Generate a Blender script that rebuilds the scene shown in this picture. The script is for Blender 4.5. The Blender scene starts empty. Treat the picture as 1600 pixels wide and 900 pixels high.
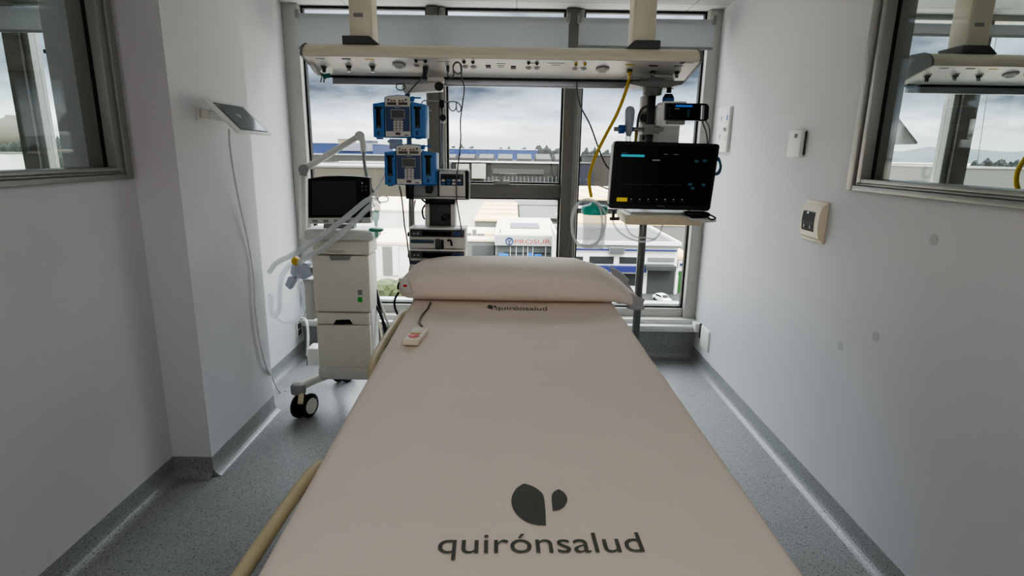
import bpy, bmesh, math, random
from mathutils import Vector, Matrix, noise
random.seed(4)
C = bpy.context.scene.collection
V = Vector
R = math.radians
# ------------------------------------------------------------------ camera
CAMH = 1.57
FPX = 893.5
_p, _r, _y = R(13.357), R(.897), R(-.03)
FW = V((math.sin(_y)*math.cos(_p), math.cos(_y)*math.cos(_p), -math.sin(_p)))
_rt = V((math.cos(_y), -math.sin(_y), 0)); _up = _rt.cross(FW)
RT = math.cos(_r)*_rt + math.sin(_r)*_up
UP = -math.sin(_r)*_rt + math.cos(_r)*_up
EYE = V((0, 0, CAMH))
cd = bpy.data.cameras.new('camera'); cam = bpy.data.objects.new('camera', cd); C.objects.link(cam)
cd.sensor_width = 36; cd.lens = FPX/1600*36; cd.clip_start = .02; cd.clip_end = 9000
cam.matrix_world = Matrix(((RT.x, UP.x, -FW.x, 0), (RT.y, UP.y, -FW.y, 0), (RT.z, UP.z, -FW.z, CAMH), (0, 0, 0, 1)))
bpy.context.scene.camera = cam
# survey helpers: a sight line met with a plane gives the real position of a point
def ray(x, y): return FW + RT*((x-800)/FPX) - UP*((y-450)/FPX)
def P(x, y, Y):
    d = ray(x, y); return EYE + d*(Y/d.y)
def PX(x, y, X):
    d = ray(x, y); return EYE + d*(X/d.x)
def PZ(x, y, Z):
    d = ray(x, y); return EYE + d*((Z-CAMH)/d.z)
def PP(x, y, p0, n):
    d = ray(x, y); return EYE + d*((p0-EYE).dot(n)/d.dot(n))
# ------------------------------------------------------------------ materials
def lin(c):
    c = c/255
    return c/12.92 if c <= .04045 else ((c+.055)/1.055)**2.4
def col(rgb): return (lin(rgb[0]), lin(rgb[1]), lin(rgb[2]), 1)
MATS = {}
def mat(name, rgb, rough=.5, metal=0, vary=.06, scale=30, bump=0, emit=0, alpha=1, spec=.5):
    if name in MATS: return MATS[name]
    m = bpy.data.materials.new(name); m.use_nodes = True; MATS[name] = m
    nt = m.node_tree; b = nt.nodes['Principled BSDF']
    b.inputs['Roughness'].default_value = rough; b.inputs['Metallic'].default_value = metal
    b.inputs['Specular IOR Level'].default_value = spec
    b.inputs['Alpha'].default_value = alpha
    c = col(rgb)
    tc = nt.nodes.new('ShaderNodeTexCoord'); nz = nt.nodes.new('ShaderNodeTexNoise')
    nz.inputs['Scale'].default_value = scale; nz.inputs['Detail'].default_value = 3
    nt.links.new(tc.outputs['Object'], nz.inputs['Vector'])
    mx = nt.nodes.new('ShaderNodeMix'); mx.data_type = 'RGBA'
    mx.inputs[6].default_value = tuple(v*(1-vary) for v in c[:3])+(1,)
    mx.inputs[7].default_value = tuple(min(1, v*(1+vary)) for v in c[:3])+(1,)
    nt.links.new(nz.outputs['Fac'], mx.inputs[0]); nt.links.new(mx.outputs[2], b.inputs['Base Color'])
    if bump:
        bp = nt.nodes.new('ShaderNodeBump'); bp.inputs['Strength'].default_value = bump; bp.inputs['Distance'].default_value = .002
        nt.links.new(nz.outputs['Fac'], bp.inputs['Height']); nt.links.new(bp.outputs['Normal'], b.inputs['Normal'])
    if emit:
        b.inputs['Emission Color'].default_value = c; b.inputs['Emission Strength'].default_value = emit
    return m
def glass_mat(name, tint=(250, 252, 250), refl=.02, rough=.0):
    m = bpy.data.materials.new(name); m.use_nodes = True; nt = m.node_tree; nt.nodes.clear()
    o = nt.nodes.new('ShaderNodeOutputMaterial'); mx = nt.nodes.new('ShaderNodeMixShader')
    t = nt.nodes.new('ShaderNodeBsdfTransparent'); g = nt.nodes.new('ShaderNodeBsdfGlossy')
    lw = nt.nodes.new('ShaderNodeLayerWeight'); lw.inputs['Blend'].default_value = .5
    pw_ = nt.nodes.new('ShaderNodeMath'); pw_.operation = 'POWER'; pw_.inputs[1].default_value = 4; nt.links.new(lw.outputs['Facing'], pw_.inputs[0])
    f = nt.nodes.new('ShaderNodeMath'); f.operation = 'MULTIPLY_ADD'; f.inputs[1].default_value = .5; f.inputs[2].default_value = refl; nt.links.new(pw_.outputs[0], f.inputs[0])
    t.inputs['Color'].default_value = col(tint); g.inputs['Roughness'].default_value = rough
    nt.links.new(f.outputs[0], mx.inputs[0]); nt.links.new(t.outputs[0], mx.inputs[1]); nt.links.new(g.outputs[0], mx.inputs[2])
    nt.links.new(mx.outputs[0], o.inputs[0]); return m
def floor_mat():
    m = mat('speckled_grey_vinyl', (142, 144, 144), .34, vary=.1, scale=6)
    nt = m.node_tree; b = nt.nodes['Principled BSDF']
    src = b.inputs['Base Color'].links[0].from_socket
    tc = [n for n in nt.nodes if n.type == 'TEX_COORD'][0]
    prev = src
    for sc, th, cc, amt in ((120, .26, (66, 68, 70), .7), (150, .2, (196, 198, 196), .6), (42, .085, (30, 31, 33), .95)):
        vo = nt.nodes.new('ShaderNodeTexVoronoi'); vo.inputs['Scale'].default_value = sc
        nt.links.new(tc.outputs['Object'], vo.inputs['Vector'])
        rp = nt.nodes.new('ShaderNodeValToRGB'); rp.color_ramp.elements[0].position = th; rp.color_ramp.elements[0].color = (amt, amt, amt, 1)
        rp.color_ramp.elements[1].position = th+.06; rp.color_ramp.elements[1].color = (0, 0, 0, 1)
        nt.links.new(vo.outputs['Distance'], rp.inputs[0])
        mx = nt.nodes.new('ShaderNodeMix'); mx.data_type = 'RGBA'; mx.inputs[7].default_value = col(cc)
        nt.links.new(rp.outputs[0], mx.inputs[0]); nt.links.new(prev, mx.inputs[6]); prev = mx.outputs[2]
    nt.links.new(prev, b.inputs['Base Color'])
    return m
def ceiling_mat():
    m = mat('ceiling_board', (206, 207, 206), .8, vary=.02, scale=3)
    nt = m.node_tree; b = nt.nodes['Principled BSDF']; src = b.inputs['Base Color'].links[0].from_socket
    tc = [n for n in nt.nodes if n.type == 'TEX_COORD'][0]
    br = nt.nodes.new('ShaderNodeTexBrick'); br.offset = 0; br.inputs['Scale'].default_value = 1
    br.inputs['Brick Width'].default_value = 1.2; br.inputs['Row Height'].default_value = .6; br.inputs['Mortar Size'].default_value = .004
    br.inputs['Color1'].default_value = br.inputs['Color2'].default_value = (1, 1, 1, 1); br.inputs['Mortar'].default_value = (.45, .45, .45, 1)
    nt.links.new(tc.outputs['Object'], br.inputs['Vector'])
    mx = nt.nodes.new('ShaderNodeMix'); mx.data_type = 'RGBA'; mx.blend_type = 'MULTIPLY'; mx.inputs[0].default_value = 1
    nt.links.new(src, mx.inputs[6]); nt.links.new(br.outputs['Color'], mx.inputs[7]); nt.links.new(mx.outputs[2], b.inputs['Base Color'])
    return m
M_WALL = mat('painted_wall', (208, 207, 210), .65, vary=.015, scale=4)
M_CEIL = ceiling_mat(); M_FLOOR = floor_mat()
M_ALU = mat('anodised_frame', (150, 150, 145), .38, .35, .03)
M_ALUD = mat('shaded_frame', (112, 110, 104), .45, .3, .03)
M_GASK = mat('black_gasket', (16, 16, 17), .6)
M_SILL = mat('pale_sill', (205, 205, 202), .4, vary=.02)
M_BLIND = mat('blind_fabric', (176, 180, 184), .85, vary=.03, scale=200)
_n = M_BLIND.node_tree; _b = _n.nodes['Principled BSDF']; _t = _n.nodes.new('ShaderNodeBsdfTranslucent'); _t.inputs[0].default_value = col((190, 194, 198)); _m = _n.nodes.new('ShaderNodeMixShader'); _m.inputs[0].default_value = .07
_n.links.new(_b.outputs[0], _m.inputs[1]); _n.links.new(_t.outputs[0], _m.inputs[2]); _n.links.new(_m.outputs[0], [x for x in _n.nodes if x.type == 'OUTPUT_MATERIAL'][0].inputs[0])
M_GLASS = glass_mat('window_glass')
M_GLASS2 = glass_mat('partition_glass', (246, 249, 247), .03)
M_BEAM = mat('beam_enamel', (219, 211, 192), .35, vary=.02)
M_BEAMW = mat('beam_white_face', (224, 222, 216), .35, vary=.02)
M_CAP = mat('grey_cap', (112, 114, 114), .5)
M_SKIRT = mat('dark_skirt', (74, 75, 76), .5)
M_RAIL = mat('rail_metal', (150, 153, 160), .3, .5)
M_CHROME = mat('chrome', (190, 190, 190), .18, .9, .02)
M_STEEL = mat('brushed_steel', (150, 150, 148), .35, .8, .03)
M_BLACK = mat('black_plastic', (16, 16, 18), .4, spec=.25)
M_SCREEN = mat('dark_screen', (5, 6, 8), .2, vary=.02, spec=.12)
M_DGREY = mat('dark_grey_plastic', (62, 63, 64), .5)
M_GREY = mat('grey_plastic', (140, 141, 140), .5)
M_LGREY = mat('light_grey_plastic', (204, 203, 197), .45)
M_WHITE = mat('white_plastic', (226, 226, 222), .4, vary=.02)
M_CREAM = mat('cream_plastic', (214, 202, 176), .45, vary=.03)
M_BLUE = mat('blue_enamel', (22, 106, 176), .35, vary=.04)
M_NAVY = mat('navy_panel', (24, 58, 104), .4)
M_BLUEK = mat('blue_knob', (30, 84, 160), .4)
M_YEL = mat('yellow_hose', (206, 172, 30), .4)
M_YELB = mat('yellow_panel', (214, 190, 30), .4, emit=.25)
M_CYAN = mat('cyan_bar', (40, 170, 190), .4, emit=.45)
M_CYAND = mat('faint_cyan', (28, 92, 106), .4, emit=.06)
M_TEAL = mat('teal_lid', (40, 178, 160), .35)
M_GREEN = mat('green_glow', (50, 150, 60), .4, emit=.1)  # sticker colour with a faint added glow, not a lit key
M_RED = mat('red_button', (180, 6, 8), .4, emit=.12)  # faint glow added to keep the red vivid, no lamp behind it
M_SHEET = mat('bed_linen', (229, 216, 205), .9, vary=.025, scale=9, bump=.15)
M_PILLOW = mat('pillow_linen', (228, 215, 204), .9, vary=.025, scale=9, bump=.15)
M_PILLOWG = mat('grey_pillowcase', (170, 170, 172), .9, vary=.03)
M_PRINT = mat('printed_ink', (88, 91, 85), .85)
M_BEIGE = mat('beige_rail', (196, 184, 150), .45)
M_CABLEG = mat('grey_cable', (92, 92, 90), .5)
M_CABLEW = mat('white_cable', (214, 214, 214), .45)
M_CLEAR = mat('clear_plastic', (236, 240, 242), .15, alpha=.55, vary=.02)
M_CLEAR2 = mat('frosted_hose', (224, 228, 230), .3, alpha=.52, vary=.02)
M_TEALC = mat('teal_clear', (90, 190, 180), .2, alpha=.6)
M_LAV = mat('lavender_plastic', (190, 196, 214), .35, alpha=.9)
M_TABG = mat('tablet_glass', (92, 96, 100), .08, vary=.02, spec=.8)
M_AMBER = mat('amber_led', (120, 62, 20), .4, emit=.05)
# ------------------------------------------------------------------ mesh builder
WL = {}
class MB:
    def __init__(self): self.bm = bmesh.new(); self.sm = []
    def _new(self, verts, faces, smooth=False, bevel=0, seg=2):
        bm = bmesh.new(); vs = [bm.verts.new(v) for v in verts]
        for f in faces:
            try: bm.faces.new([vs[i] for i in f])
            except ValueError: pass
        if bevel:
            bmesh.ops.recalc_face_normals(bm, faces=bm.faces)
            bmesh.ops.bevel(bm, geom=list(bm.edges), offset=bevel, segments=seg, profile=.5, affect='EDGES', clamp_overlap=True)
        for f in bm.faces: f.smooth = smooth
        me = bpy.data.meshes.new('t'); bm.to_mesh(me); bm.free(); self.bm.from_mesh(me); bpy.data.meshes.remove(me)
        return self
    def box(self, x0, x1, y0, y1, z0, z1, bevel=0, seg=2):
        v = [(x, y, z) for x in (x0, x1) for y in (y0, y1) for z in (z0, z1)]
        return self._new(v, [(0, 1, 3, 2), (4, 6, 7, 5), (0, 4, 5, 1), (2, 3, 7, 6), (0, 2, 6, 4), (1, 5, 7, 3)], bool(bevel), bevel, seg)
    def obox(self, c, ax, ay, az, bevel=0, seg=2):   # centre, half axis vectors
        c = V(c); ax = V(ax); ay = V(ay); az = V(az)
        v = [c+ax*i+ay*j+az*k for i in (-1, 1) for j in (-1, 1) for k in (-1, 1)]
        return self._new(v, [(0, 1, 3, 2), (4, 6, 7, 5), (0, 4, 5, 1), (2, 3, 7, 6), (0, 2, 6, 4), (1, 5, 7, 3)], bool(bevel), bevel, seg)
    def rect(self, px0, py0, px1, py1, Y, d, bevel=0, fx=0):  # upright block whose front spans the sight rectangle at depth Y
        a = P(px0, py0, Y); b = P(px1, py1, Y)
        a2 = P(px1, py0, Y); b2 = P(px0, py1, Y)
        xs = ((a.x+b2.x)/2, (b.x+a2.x)/2); zs = ((b.z+b2.z)/2, (a.z+a2.z)/2)
        return self.box(xs[0], xs[1], Y, Y+d, zs[0], zs[1], bevel)
    def cyl(self, p0, p1, r0, r1=None, n=16, smooth=True, bevel=0):
        p0 = V(p0); p1 = V(p1); r1 = r0 if r1 is None else r1
        a = (p1-p0).normalized(); u = a.orthogonal().normalized(); w = a.cross(u)
        vs = []
        for p, r in ((p0, r0), (p1, r1)):
            for i in range(n):
                t = 2*math.pi*i/n; vs.append(p+u*(r*math.cos(t))+w*(r*math.sin(t)))
        fs = [(i, (i+1) % n, n+(i+1) % n, n+i) for i in range(n)]
        bm = bmesh.new(); bv = [bm.verts.new(v) for v in vs]
        for f in fs: bm.faces.new([bv[i] for i in f]).smooth = smooth
        bm.faces.new(bv[:n][::-1]); bm.faces.new(bv[n:])
        if bevel:
            ed = [e for e in bm.edges if any(len(f.verts) == n for f in e.link_faces)]
            bmesh.ops.bevel(bm, geom=ed, offset=bevel, segments=2, profile=.5, affect='EDGES', clamp_overlap=True)
        me = bpy.data.meshes.new('t'); bm.to_mesh(me); bm.free(); self.bm.from_mesh(me); bpy.data.meshes.remove(me); return self
    def tube(self, pts, r, n=8, sub=6, closed=False, rfun=None):
        pts = [V(p) for p in pts]; path = []
        if sub > 1 and len(pts) > 2:
            N = len(pts)
            for i in range(N-1 if not closed else N):
                p1 = pts[i]; p2 = pts[(i+1) % N]
                p0 = pts[i-1] if (i > 0 or closed) else p1*2-p2
                p3 = pts[(i+2) % N] if (i+2 < N or closed) else p2*2-p1
                for k in range(sub):
                    t = k/sub; path.append(.5*((2*p1)+(p2-p0)*t+(2*p0-5*p1+4*p2-p3)*t*t+(3*p1-p0-3*p2+p3)*t**3))
            if not closed: path.append(pts[-1])
        else: path = pts
        u = None; vs = []; N = len(path)
        for i, p in enumerate(path):
            a = (path[(i+1) % N] if (closed or i+1 < N) else p)-(path[i-1] if (closed or i > 0) else p)
            a.normalize()
            if u is None: u = a.orthogonal().normalized()
            u = (u-a*u.dot(a)).normalized(); w = a.cross(u)
            rr = rfun(i/(N-1))*r if rfun else r
            for k in range(n):
                t = 2*math.pi*k/n; vs.append(p+u*(rr*math.cos(t))+w*(rr*math.sin(t)))
        fs = []
        for i in range(N if closed else N-1):
            j = (i+1) % N
            for k in range(n): fs.append((i*n+k, i*n+(k+1) % n, j*n+(k+1) % n, j*n+k))
        if not closed: fs += [tuple(range(n))[::-1], tuple(range((N-1)*n, N*n))]
        return self._new(vs, fs, True)
    def lathe(self, prof, o, axis=(0, 0, 1), n=24):   # prof: (radius, height) pairs
        o = V(o); a = V(axis).normalized(); u = a.orthogonal().normalized(); w = a.cross(u); vs = []
        for r, h in prof:
            for k in range(n):
                t = 2*math.pi*k/n; vs.append(o+a*h+u*(r*math.cos(t))+w*(r*math.sin(t)))
        fs = []
        for i in range(len(prof)-1):
            for k in range(n): fs.append((i*n+k, i*n+(k+1) % n, (i+1)*n+(k+1) % n, (i+1)*n+k))
        fs += [tuple(range(n))[::-1], tuple(range((len(prof)-1)*n, len(prof)*n))]
        return self._new(vs, fs, True)
    def prism(self, poly, d, bevel=0, smooth=False):   # 3D polygon swept by vector d
        d = V(d); n = len(poly); vs = [V(p) for p in poly]+[V(p)+d for p in poly]
        fs = [tuple(range(n))[::-1], tuple(range(n, 2*n))]+[(i, (i+1) % n, n+(i+1) % n, n+i) for i in range(n)]
        return self._new(vs, fs, smooth, bevel)
    def quad(self, *p): return self._new(p, [tuple(range(len(p)))])
    def grid(self, f, nu, nv, smooth=True):
        vs = [f(i/nu, j/nv) for i in range(nu+1) for j in range(nv+1)]
        fs = [(i*(nv+1)+j, (i+1)*(nv+1)+j, (i+1)*(nv+1)+j+1, i*(nv+1)+j+1) for i in range(nu) for j in range(nv)]
        return self._new(vs, fs, smooth)
    def blob(self, c, r, s=(1, 1, 1), amp=.25, fr=1.5, sub=3, seed=0):
        bm = bmesh.new(); bmesh.ops.create_icosphere(bm, subdivisions=sub, radius=1)
        for v in bm.verts:
            k = 1+amp*noise.noise(v.co*fr*1.0+V((seed*7.3, seed*3.1, seed)))*2+amp*.5*noise.noise(v.co*fr*3+V((seed, 5, 2)))*2
            v.co = V(c)+V((v.co.x*s[0], v.co.y*s[1], v.co.z*s[2]))*(r*k)
        for f in bm.faces: f.smooth = False
        me = bpy.data.meshes.new('t'); bm.to_mesh(me); bm.free(); self.bm.from_mesh(me); bpy.data.meshes.remove(me); return self
    def build(self, name, m, parent=None, keep=False):
        bmesh.ops.recalc_face_normals(self.bm, faces=self.bm.faces)
        me = bpy.data.meshes.new(name); self.bm.to_mesh(me); self.bm.free()
        o = bpy.data.objects.new(name, me); C.objects.link(o)
        if m: me.materials.append(m)
        if parent is not None:
            off = WL[parent.name]; me.transform(Matrix.Translation(-off)); o.parent = parent; WL[o.name] = off
        else: WL[o.name] = V((0, 0, 0))
        return o
def thing(name, label, cat, loc=(0, 0, 0), group=None):
    o = bpy.data.objects.new(name, None); o.empty_display_size = .05; C.objects.link(o); o.location = loc; WL[o.name] = V(loc)
    tag(o, label, cat, group); return o
def tag(o, label, cat, group=None):
    o['label'] = label; o['category'] = cat
    if group: o['group'] = group
    return o
def lone(name, mb, m, label, cat, group=None):      # a thing that is one mesh, origin at its base
    o = mb.build(name, m)
    me = o.data; n = len(me.vertices); c = V((sum(v.co.x for v in me.vertices)/n, sum(v.co.y for v in me.vertices)/n, min(v.co.z for v in me.vertices)))
    me.transform(Matrix.Translation(-c)); o.location = c; WL[o.name] = c
    return tag(o, label, cat, group)
def struct(name, mb, m, parent=None):
    o = mb.build(name, m, parent)
    if parent is None: o['kind'] = 'structure'
    return o
def struct_root(name, loc=(0, 0, 0)):
    o = bpy.data.objects.new(name, None); C.objects.link(o); o.location = loc; WL[o.name] = V(loc); o['kind'] = 'structure'; return o
def copy_tree(o, parent=None):
    c = o.copy(); C.objects.link(c)
    if parent is not None: c.parent = parent
    for ch in list(o.children): copy_tree(ch, c)
    return c
def text_mb(s, p0, xd, yd, w=None, h=None, thick=.0004, bold=0):
    """lettering: left end of the baseline p0, unit directions xd, yd, width w, height h"""
    cu = bpy.data.curves.new('t', 'FONT'); cu.body = s; cu.size = 1; cu.offset = bold; cu.resolution_u = 5
    ob = bpy.data.objects.new('t', cu); C.objects.link(ob)
    bpy.context.view_layer.update()
    me = bpy.data.meshes.new_from_object(ob.evaluated_get(bpy.context.evaluated_depsgraph_get()))
    xs = [v.co.x for v in me.vertices]; ys = [v.co.y for v in me.vertices]
    x0, x1 = min(xs), max(xs); sx = w/(x1-x0); sy = (h/max(ys)) if h else sx
    xd = V(xd).normalized(); yd = V(yd).normalized(); nn = xd.cross(yd)
    for v in me.vertices: v.co = V(p0)+xd*((v.co.x-x0)*sx)+yd*(v.co.y*sy)+nn*thick
    mb = MB(); mb.bm.from_mesh(me); bpy.data.meshes.remove(me); bpy.data.objects.remove(ob); bpy.data.curves.remove(cu)
    return mb
# ------------------------------------------------------------------ room shell
XL, XR, XC, ZC, YB, YW = -1.645, 1.44, -1.454, 2.56, -1.6, 4.35
CY0, CY1 = 2.52, 3.25
XO, XN = -5.2, 5.2           # outer ends of the neighbouring rooms
struct('floor', MB().box(XO, XN, YB, 4.5, -.08, 0), M_FLOOR)
struct('ceiling', MB().box(XO, XN, YB, 4.5, ZC, ZC+.15), M_CEIL)
WY0, WY1, WZ0, WZ1 = .55, 2.49, 1.435, 2.46   # internal glazed openings
def partition(name, xa, xb):
    mb = MB(); mb.box(xa, xb, YB, WY0, 0, ZC); mb.box(xa, xb, WY1, 4.5, 0, ZC); mb.box(xa, xb, WY0, WY1, 0, WZ0); mb.box(xa, xb, WY0, WY1, WZ1, ZC)
    return mb
struct('wall_right', partition('r', XR, XR+.1), M_WALL)
struct('wall_left', partition('l', XL-.1, XL), M_WALL)
struct('wall_column', MB().box(-1.946, XC, CY0, CY1, 0, ZC), M_WALL)
struct('wall_back', MB().box(XO, XN, YB-.1, YB, 0, ZC), M_WALL)
struct('wall_outer_left', MB().box(XO-.1, XO, YB, 4.5, 0, ZC), M_WALL)
struct('wall_outer_right', MB().box(XN, XN+.1, YB, 4.5, 0, ZC), M_WALL)
struct('wall_far', MB().box(XO, XN, 4.31, 4.5, 0, .235), M_FLOOR)
# coved vinyl baseboards
def cove(p0, p1, nrm):
    p0 = V(p0); p1 = V(p1); n = V(nrm); prof = [(0, .1), (.004, .1), (.005, .045)]
    for k in range(7):
        a = math.pi/2*k/6; prof.append((.005+.045*(1-math.cos(a)), .045*(1-math.sin(a))+.0012))
    prof.append((0, .0012))
    return MB().prism([p0+n*a+V((0, 0, b)) for a, b in prof], p1-p0, smooth=False)
struct('baseboard_right', cove((XR, YB, 0), (XR, 4.31, 0), (-1, 0, 0)), M_FLOOR)
struct('baseboard_left', cove((XL, YB, 0), (XL, CY0, 0), (1, 0, 0)), M_FLOOR)
struct('baseboard_column_front', cove((XL, CY0, 0), (XC, CY0, 0), (0, -1, 0)), M_FLOOR)
struct('baseboard_column', cove((XC, CY0-.005, 0), (XC, CY1, 0), (1, 0, 0)), M_FLOOR)
struct('baseboard_far_left', cove((XL, CY1, 0), (XL, 4.31, 0), (1, 0, 0)), M_FLOOR)
struct('baseboard_far', cove((XL, 4.31, 0), (XR, 4.31, 0), (0, -1, 0)), M_FLOOR)
# outside window of this room
w1 = struct_root('window_1', (0, YW, .33))
fr = MB()
fr.box(XL, -1.535, 4.33, 4.46, .26, ZC, .004).box(1.352, XR, 4.33, 4.46, .26, ZC, .004)
fr.box(-1.535, 1.352, 4.37, 4.46, .315, .385, .004).box(-1.535, 1.352, 4.43, 4.46, 2.552, ZC)
struct('window_frame', fr, mat('pale_jamb', (180, 179, 174), .4, .05, .02), w1)  # lit copy of the frame metal, its brightness put into the colour
for xa, xb in ((-.637, -.555), (.352, .43)):
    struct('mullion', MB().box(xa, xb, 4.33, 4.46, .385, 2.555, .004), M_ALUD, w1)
    struct('mullion_cover', MB().box(xb, xb+.05, 4.36, 4.46, .385, 2.555, .006).box(xb+.018, xb+.03, 4.35, 4.37, .385, 2.555, .002), M_ALU, w1)
tr = MB(); tr.box(-.505, .352, 4.36, 4.45, 1.235, 1.336, .004); tr.box(-.505, .352, 4.355, 4.37, 1.275, 1.281)
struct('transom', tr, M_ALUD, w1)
gk = MB()
def gasket(x0, x1, z0, z1, w=.014):
    for b in ((x0, x0+w, z0, z1), (x1-w, x1, z0, z1), (x0+w, x1-w, z0, z0+w), (x0+w, x1-w, z1-w, z1)): gk.box(b[0], b[1], 4.395, 4.44, b[2], b[3])
PANES = [(-1.535, -.637, .385, 2.555), (-.505, .352, 1.336, 2.555), (-.505, .352, .385, 1.235), (.48, 1.352, .385, 2.555)]
for p in PANES: gasket(*p)
struct('gasket', gk, M_GASK, w1)
for x0, x1, z0, z1 in PANES: struct('pane', MB().box(x0+.012, x1-.012, 4.415, 4.421, z0+.012, z1-.012), M_GLASS, w1)
a = P(790, 281, 4.36)
struct('handle', MB().rect(772, 282, 796, 288, 4.33, .03, .002).rect(781, 271, 786, 283, 4.32, .02, .002).rect(782, 271, 808, 275, 4.305, .02, .002), M_ALU, w1)
struct('trim_1', MB().box(XL, XR, 4.22, 4.40, .262, .285, .003).box(XL, XR, 4.235, 4.31, .235, .262, .002), M_SILL)
struct('trim_2', MB().box(XL, XR, 4.29, 4.37, .285, .318).box(-1.56, 1.36, 4.45, 4.55, .36, .402), M_SILL)
# internal glazed windows
def inner_window(name, X, s):      # s = +1 when the room lies on the -X side of the glass
    w = struct_root(name, (X, 1.5, WZ0))
    f = MB()
    def b(d0, d1, y0, y1, z0, z1, bev=.003):
        xa, xb = sorted((X-s*d0, X-s*d1)); f.box(xa, xb, y0, y1, z0, z1, bev)
    # stepped profile: outer lip, recess, inner lip
    for d0, d1, o, wd in ((.018, -.1, 0, .022), (.008, -.1, .022, .012), (.016, -.1, .034, .016)):
        ye = WY1-o*1.9-wd*.9; b(d0-.0012, d1, WY0+o+.003, ye, WZ0+o, WZ0+o+wd); b(d0-.0012, d1, WY0+o+.003, ye, WZ1-o-wd, WZ1-o)
        b(d0, d1-.002, WY1-o*1.9-wd*1.9, WY1-o*1.9, WZ0+o*.97, WZ1-o*.97); b(d0, d1-.002, WY0+o, WY0+o+wd, WZ0+o, WZ1-o)
    struct('window_frame', f, M_ALU, w)
    g = MB(); yy = WY1-.05*1.9
    g.box(*sorted((X+s*.024, X+s*.036)), yy-.007, yy, WZ0+.05, WZ1-.05)
    struct('gasket', g, M_GASK, w)
    xa, xb = sorted((X+s*.03, X+s*.036))
    struct('pane', MB().box(xa, xb, WY0+.04, yy-.01, WZ0+.045, WZ1-.045), M_GLASS2, w)
inner_window('window_2', XL, -1)
inner_window('window_3', XR, 1)
# neighbouring rooms' outside windows
def simple_window(name, xa, xb, mulls):
    w = struct_root(name, ((xa+xb)/2, YW, .33))
    f = MB().box(xa, xb, 4.37, 4.46, .315, .385).box(xa, xb, 4.37, 4.46, 2.52, ZC)
    struct('window_frame', f, M_ALU, w)
    edges = [xa]
    for m0, m1, side in mulls:
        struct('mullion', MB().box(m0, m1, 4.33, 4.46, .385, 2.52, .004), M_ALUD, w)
        s0, s1 = (m0-.045, m0) if side < 0 else (m1, m1+.045)
        struct('mullion_cover', MB().box(s0, s1, 4.36, 4.46, .385, 2.52, .004), M_ALU, w)
        edges += [min(m0, s0), max(m1, s1)]
    edges.append(xb)
    for i in range(0, len(edges), 2): struct('pane', MB().box(edges[i], edges[i+1], 4.415, 4.421, .385, 2.52), M_GLASS, w)
    return w
w5 = simple_window('window_5', XR+.1, XN, [(3.225, 3.345, -1), (4.3, 4.42, -1)])
simple_window('window_4', XO, XL-.1, [(-3.64, -3.52, 1), (-4.7, -4.58, 1)])
struct('handle', MB().cyl(P(1520, 186, 4.32), P(1514, 217, 4.32), .016, .014, 10), M_WHITE, w5)
struct('handle_boss', MB().cyl(P(1516, 212, 4.33), P(1516, 212, 4.30), .014, n=10), M_STEEL, w5)
# ceiling hatch outline and blinds
struct('trim_3', MB().box(-.42, .12, 3.72, 4.16, ZC-.008, ZC, .003), M_CEIL)
def blind(x0, x1, z0, z1, label, Y=4.24):
    t = thing('roller_blind', label, 'blind', ((x0+x1)/2, Y, z0))
    MB().quad((x0, Y, z0), (x1, Y, z0), (x1, Y, z1), (x0, Y, z1)).build('fabric', M_BLIND, t)
    MB().box(x0, x1, Y-.006, Y+.006, z0-.012, z0+.006, .002).build('hem_bar', M_GREY, t)
    MB().cyl((x0, Y+.02, z1-.02), (x1, Y+.02, z1-.02), .018).build('roller', M_BLIND, t)
    for xx in (x0+.004, x1-.004): MB().box(xx-.012, xx+.012, Y-.012, Y+.045, z1-.03, z1+.025, .003).build('bracket', M_GREY, t)
    return t
blind(-1.51, .36, 2.255, 2.475, 'wide grey roller blind above the equipment beam, left of the mullion')
blind(.43, 1.36, 2.29, 2.475, 'shorter grey roller blind at the right end of the main window')
t = blind(1.6, 3.15, 2.40, 2.47, 'rolled up blind seen through the right side window, left one')
t = blind(3.2, 5.1, 2.40, 2.47, 'rolled up blind seen through the right side window, right one')
t = blind(-5.1, -2.05, 2.335, 2.49, 'grey roller blind seen through the left side window')
ch = PX(1545, 130, 3.6)
lone('blind_chain', MB().tube([P(1557, 58, 4.22), P(1545, 130, 4.22), P(1527, 255, 4.22)], .0025, 5, 3), M_CABLEW, 'thin blind cord hanging beyond the right side window', 'cord')
# ------------------------------------------------------------------ supply beam
BX0, BX1 = -1.015, .875
PROF = [(3.19, 2.03), (3.15, 2.062), (3.05, 2.07), (2.965, 2.066), (2.925, 2.052), (2.905, 2.034), (2.897, 2.016), (2.9, 2.002)]
FA, FB = V((0, 2.9, 2.002)), V((0, 3.15, 1.944))
beam = thing('supply_beam', 'long cream ceiling mounted supply beam over the bed head', 'medical beam', (-.07, 3.05, 1.94))
pr = PROF+[(3.15, 1.944), (3.19, 1.95)]
MB().prism([(BX0, y, z) for y, z in pr], (BX1-BX0, 0, 0), smooth=False).build('housing', M_BEAM, beam)
FN = (FB-FA).cross(V((1, 0, 0))).normalized()
if FN.z > 0: FN = -FN
FU = (FB-FA).normalized()
MB().quad(V((BX0+.004, 0, 0))+FA+FN*.0015, V((BX1-.004, 0, 0))+FA+FN*.0015, V((BX1-.004, 0, 0))+FB+FN*.0015, V((BX0+.004, 0, 0))+FB+FN*.0015).build('outlet_panel', M_BEAMW, beam)
for xa, xb in ((BX0-.012, BX0), (BX1, BX1+.014)):
    cy, cz = 3.04, 2.005
    MB().prism([(xa, cy+(y-cy)*1.03, cz+(z-cz)*1.06) for y, z in pr], (xb-xa, 0, 0), .002).build('end_cap', M_CAP, beam)
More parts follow.
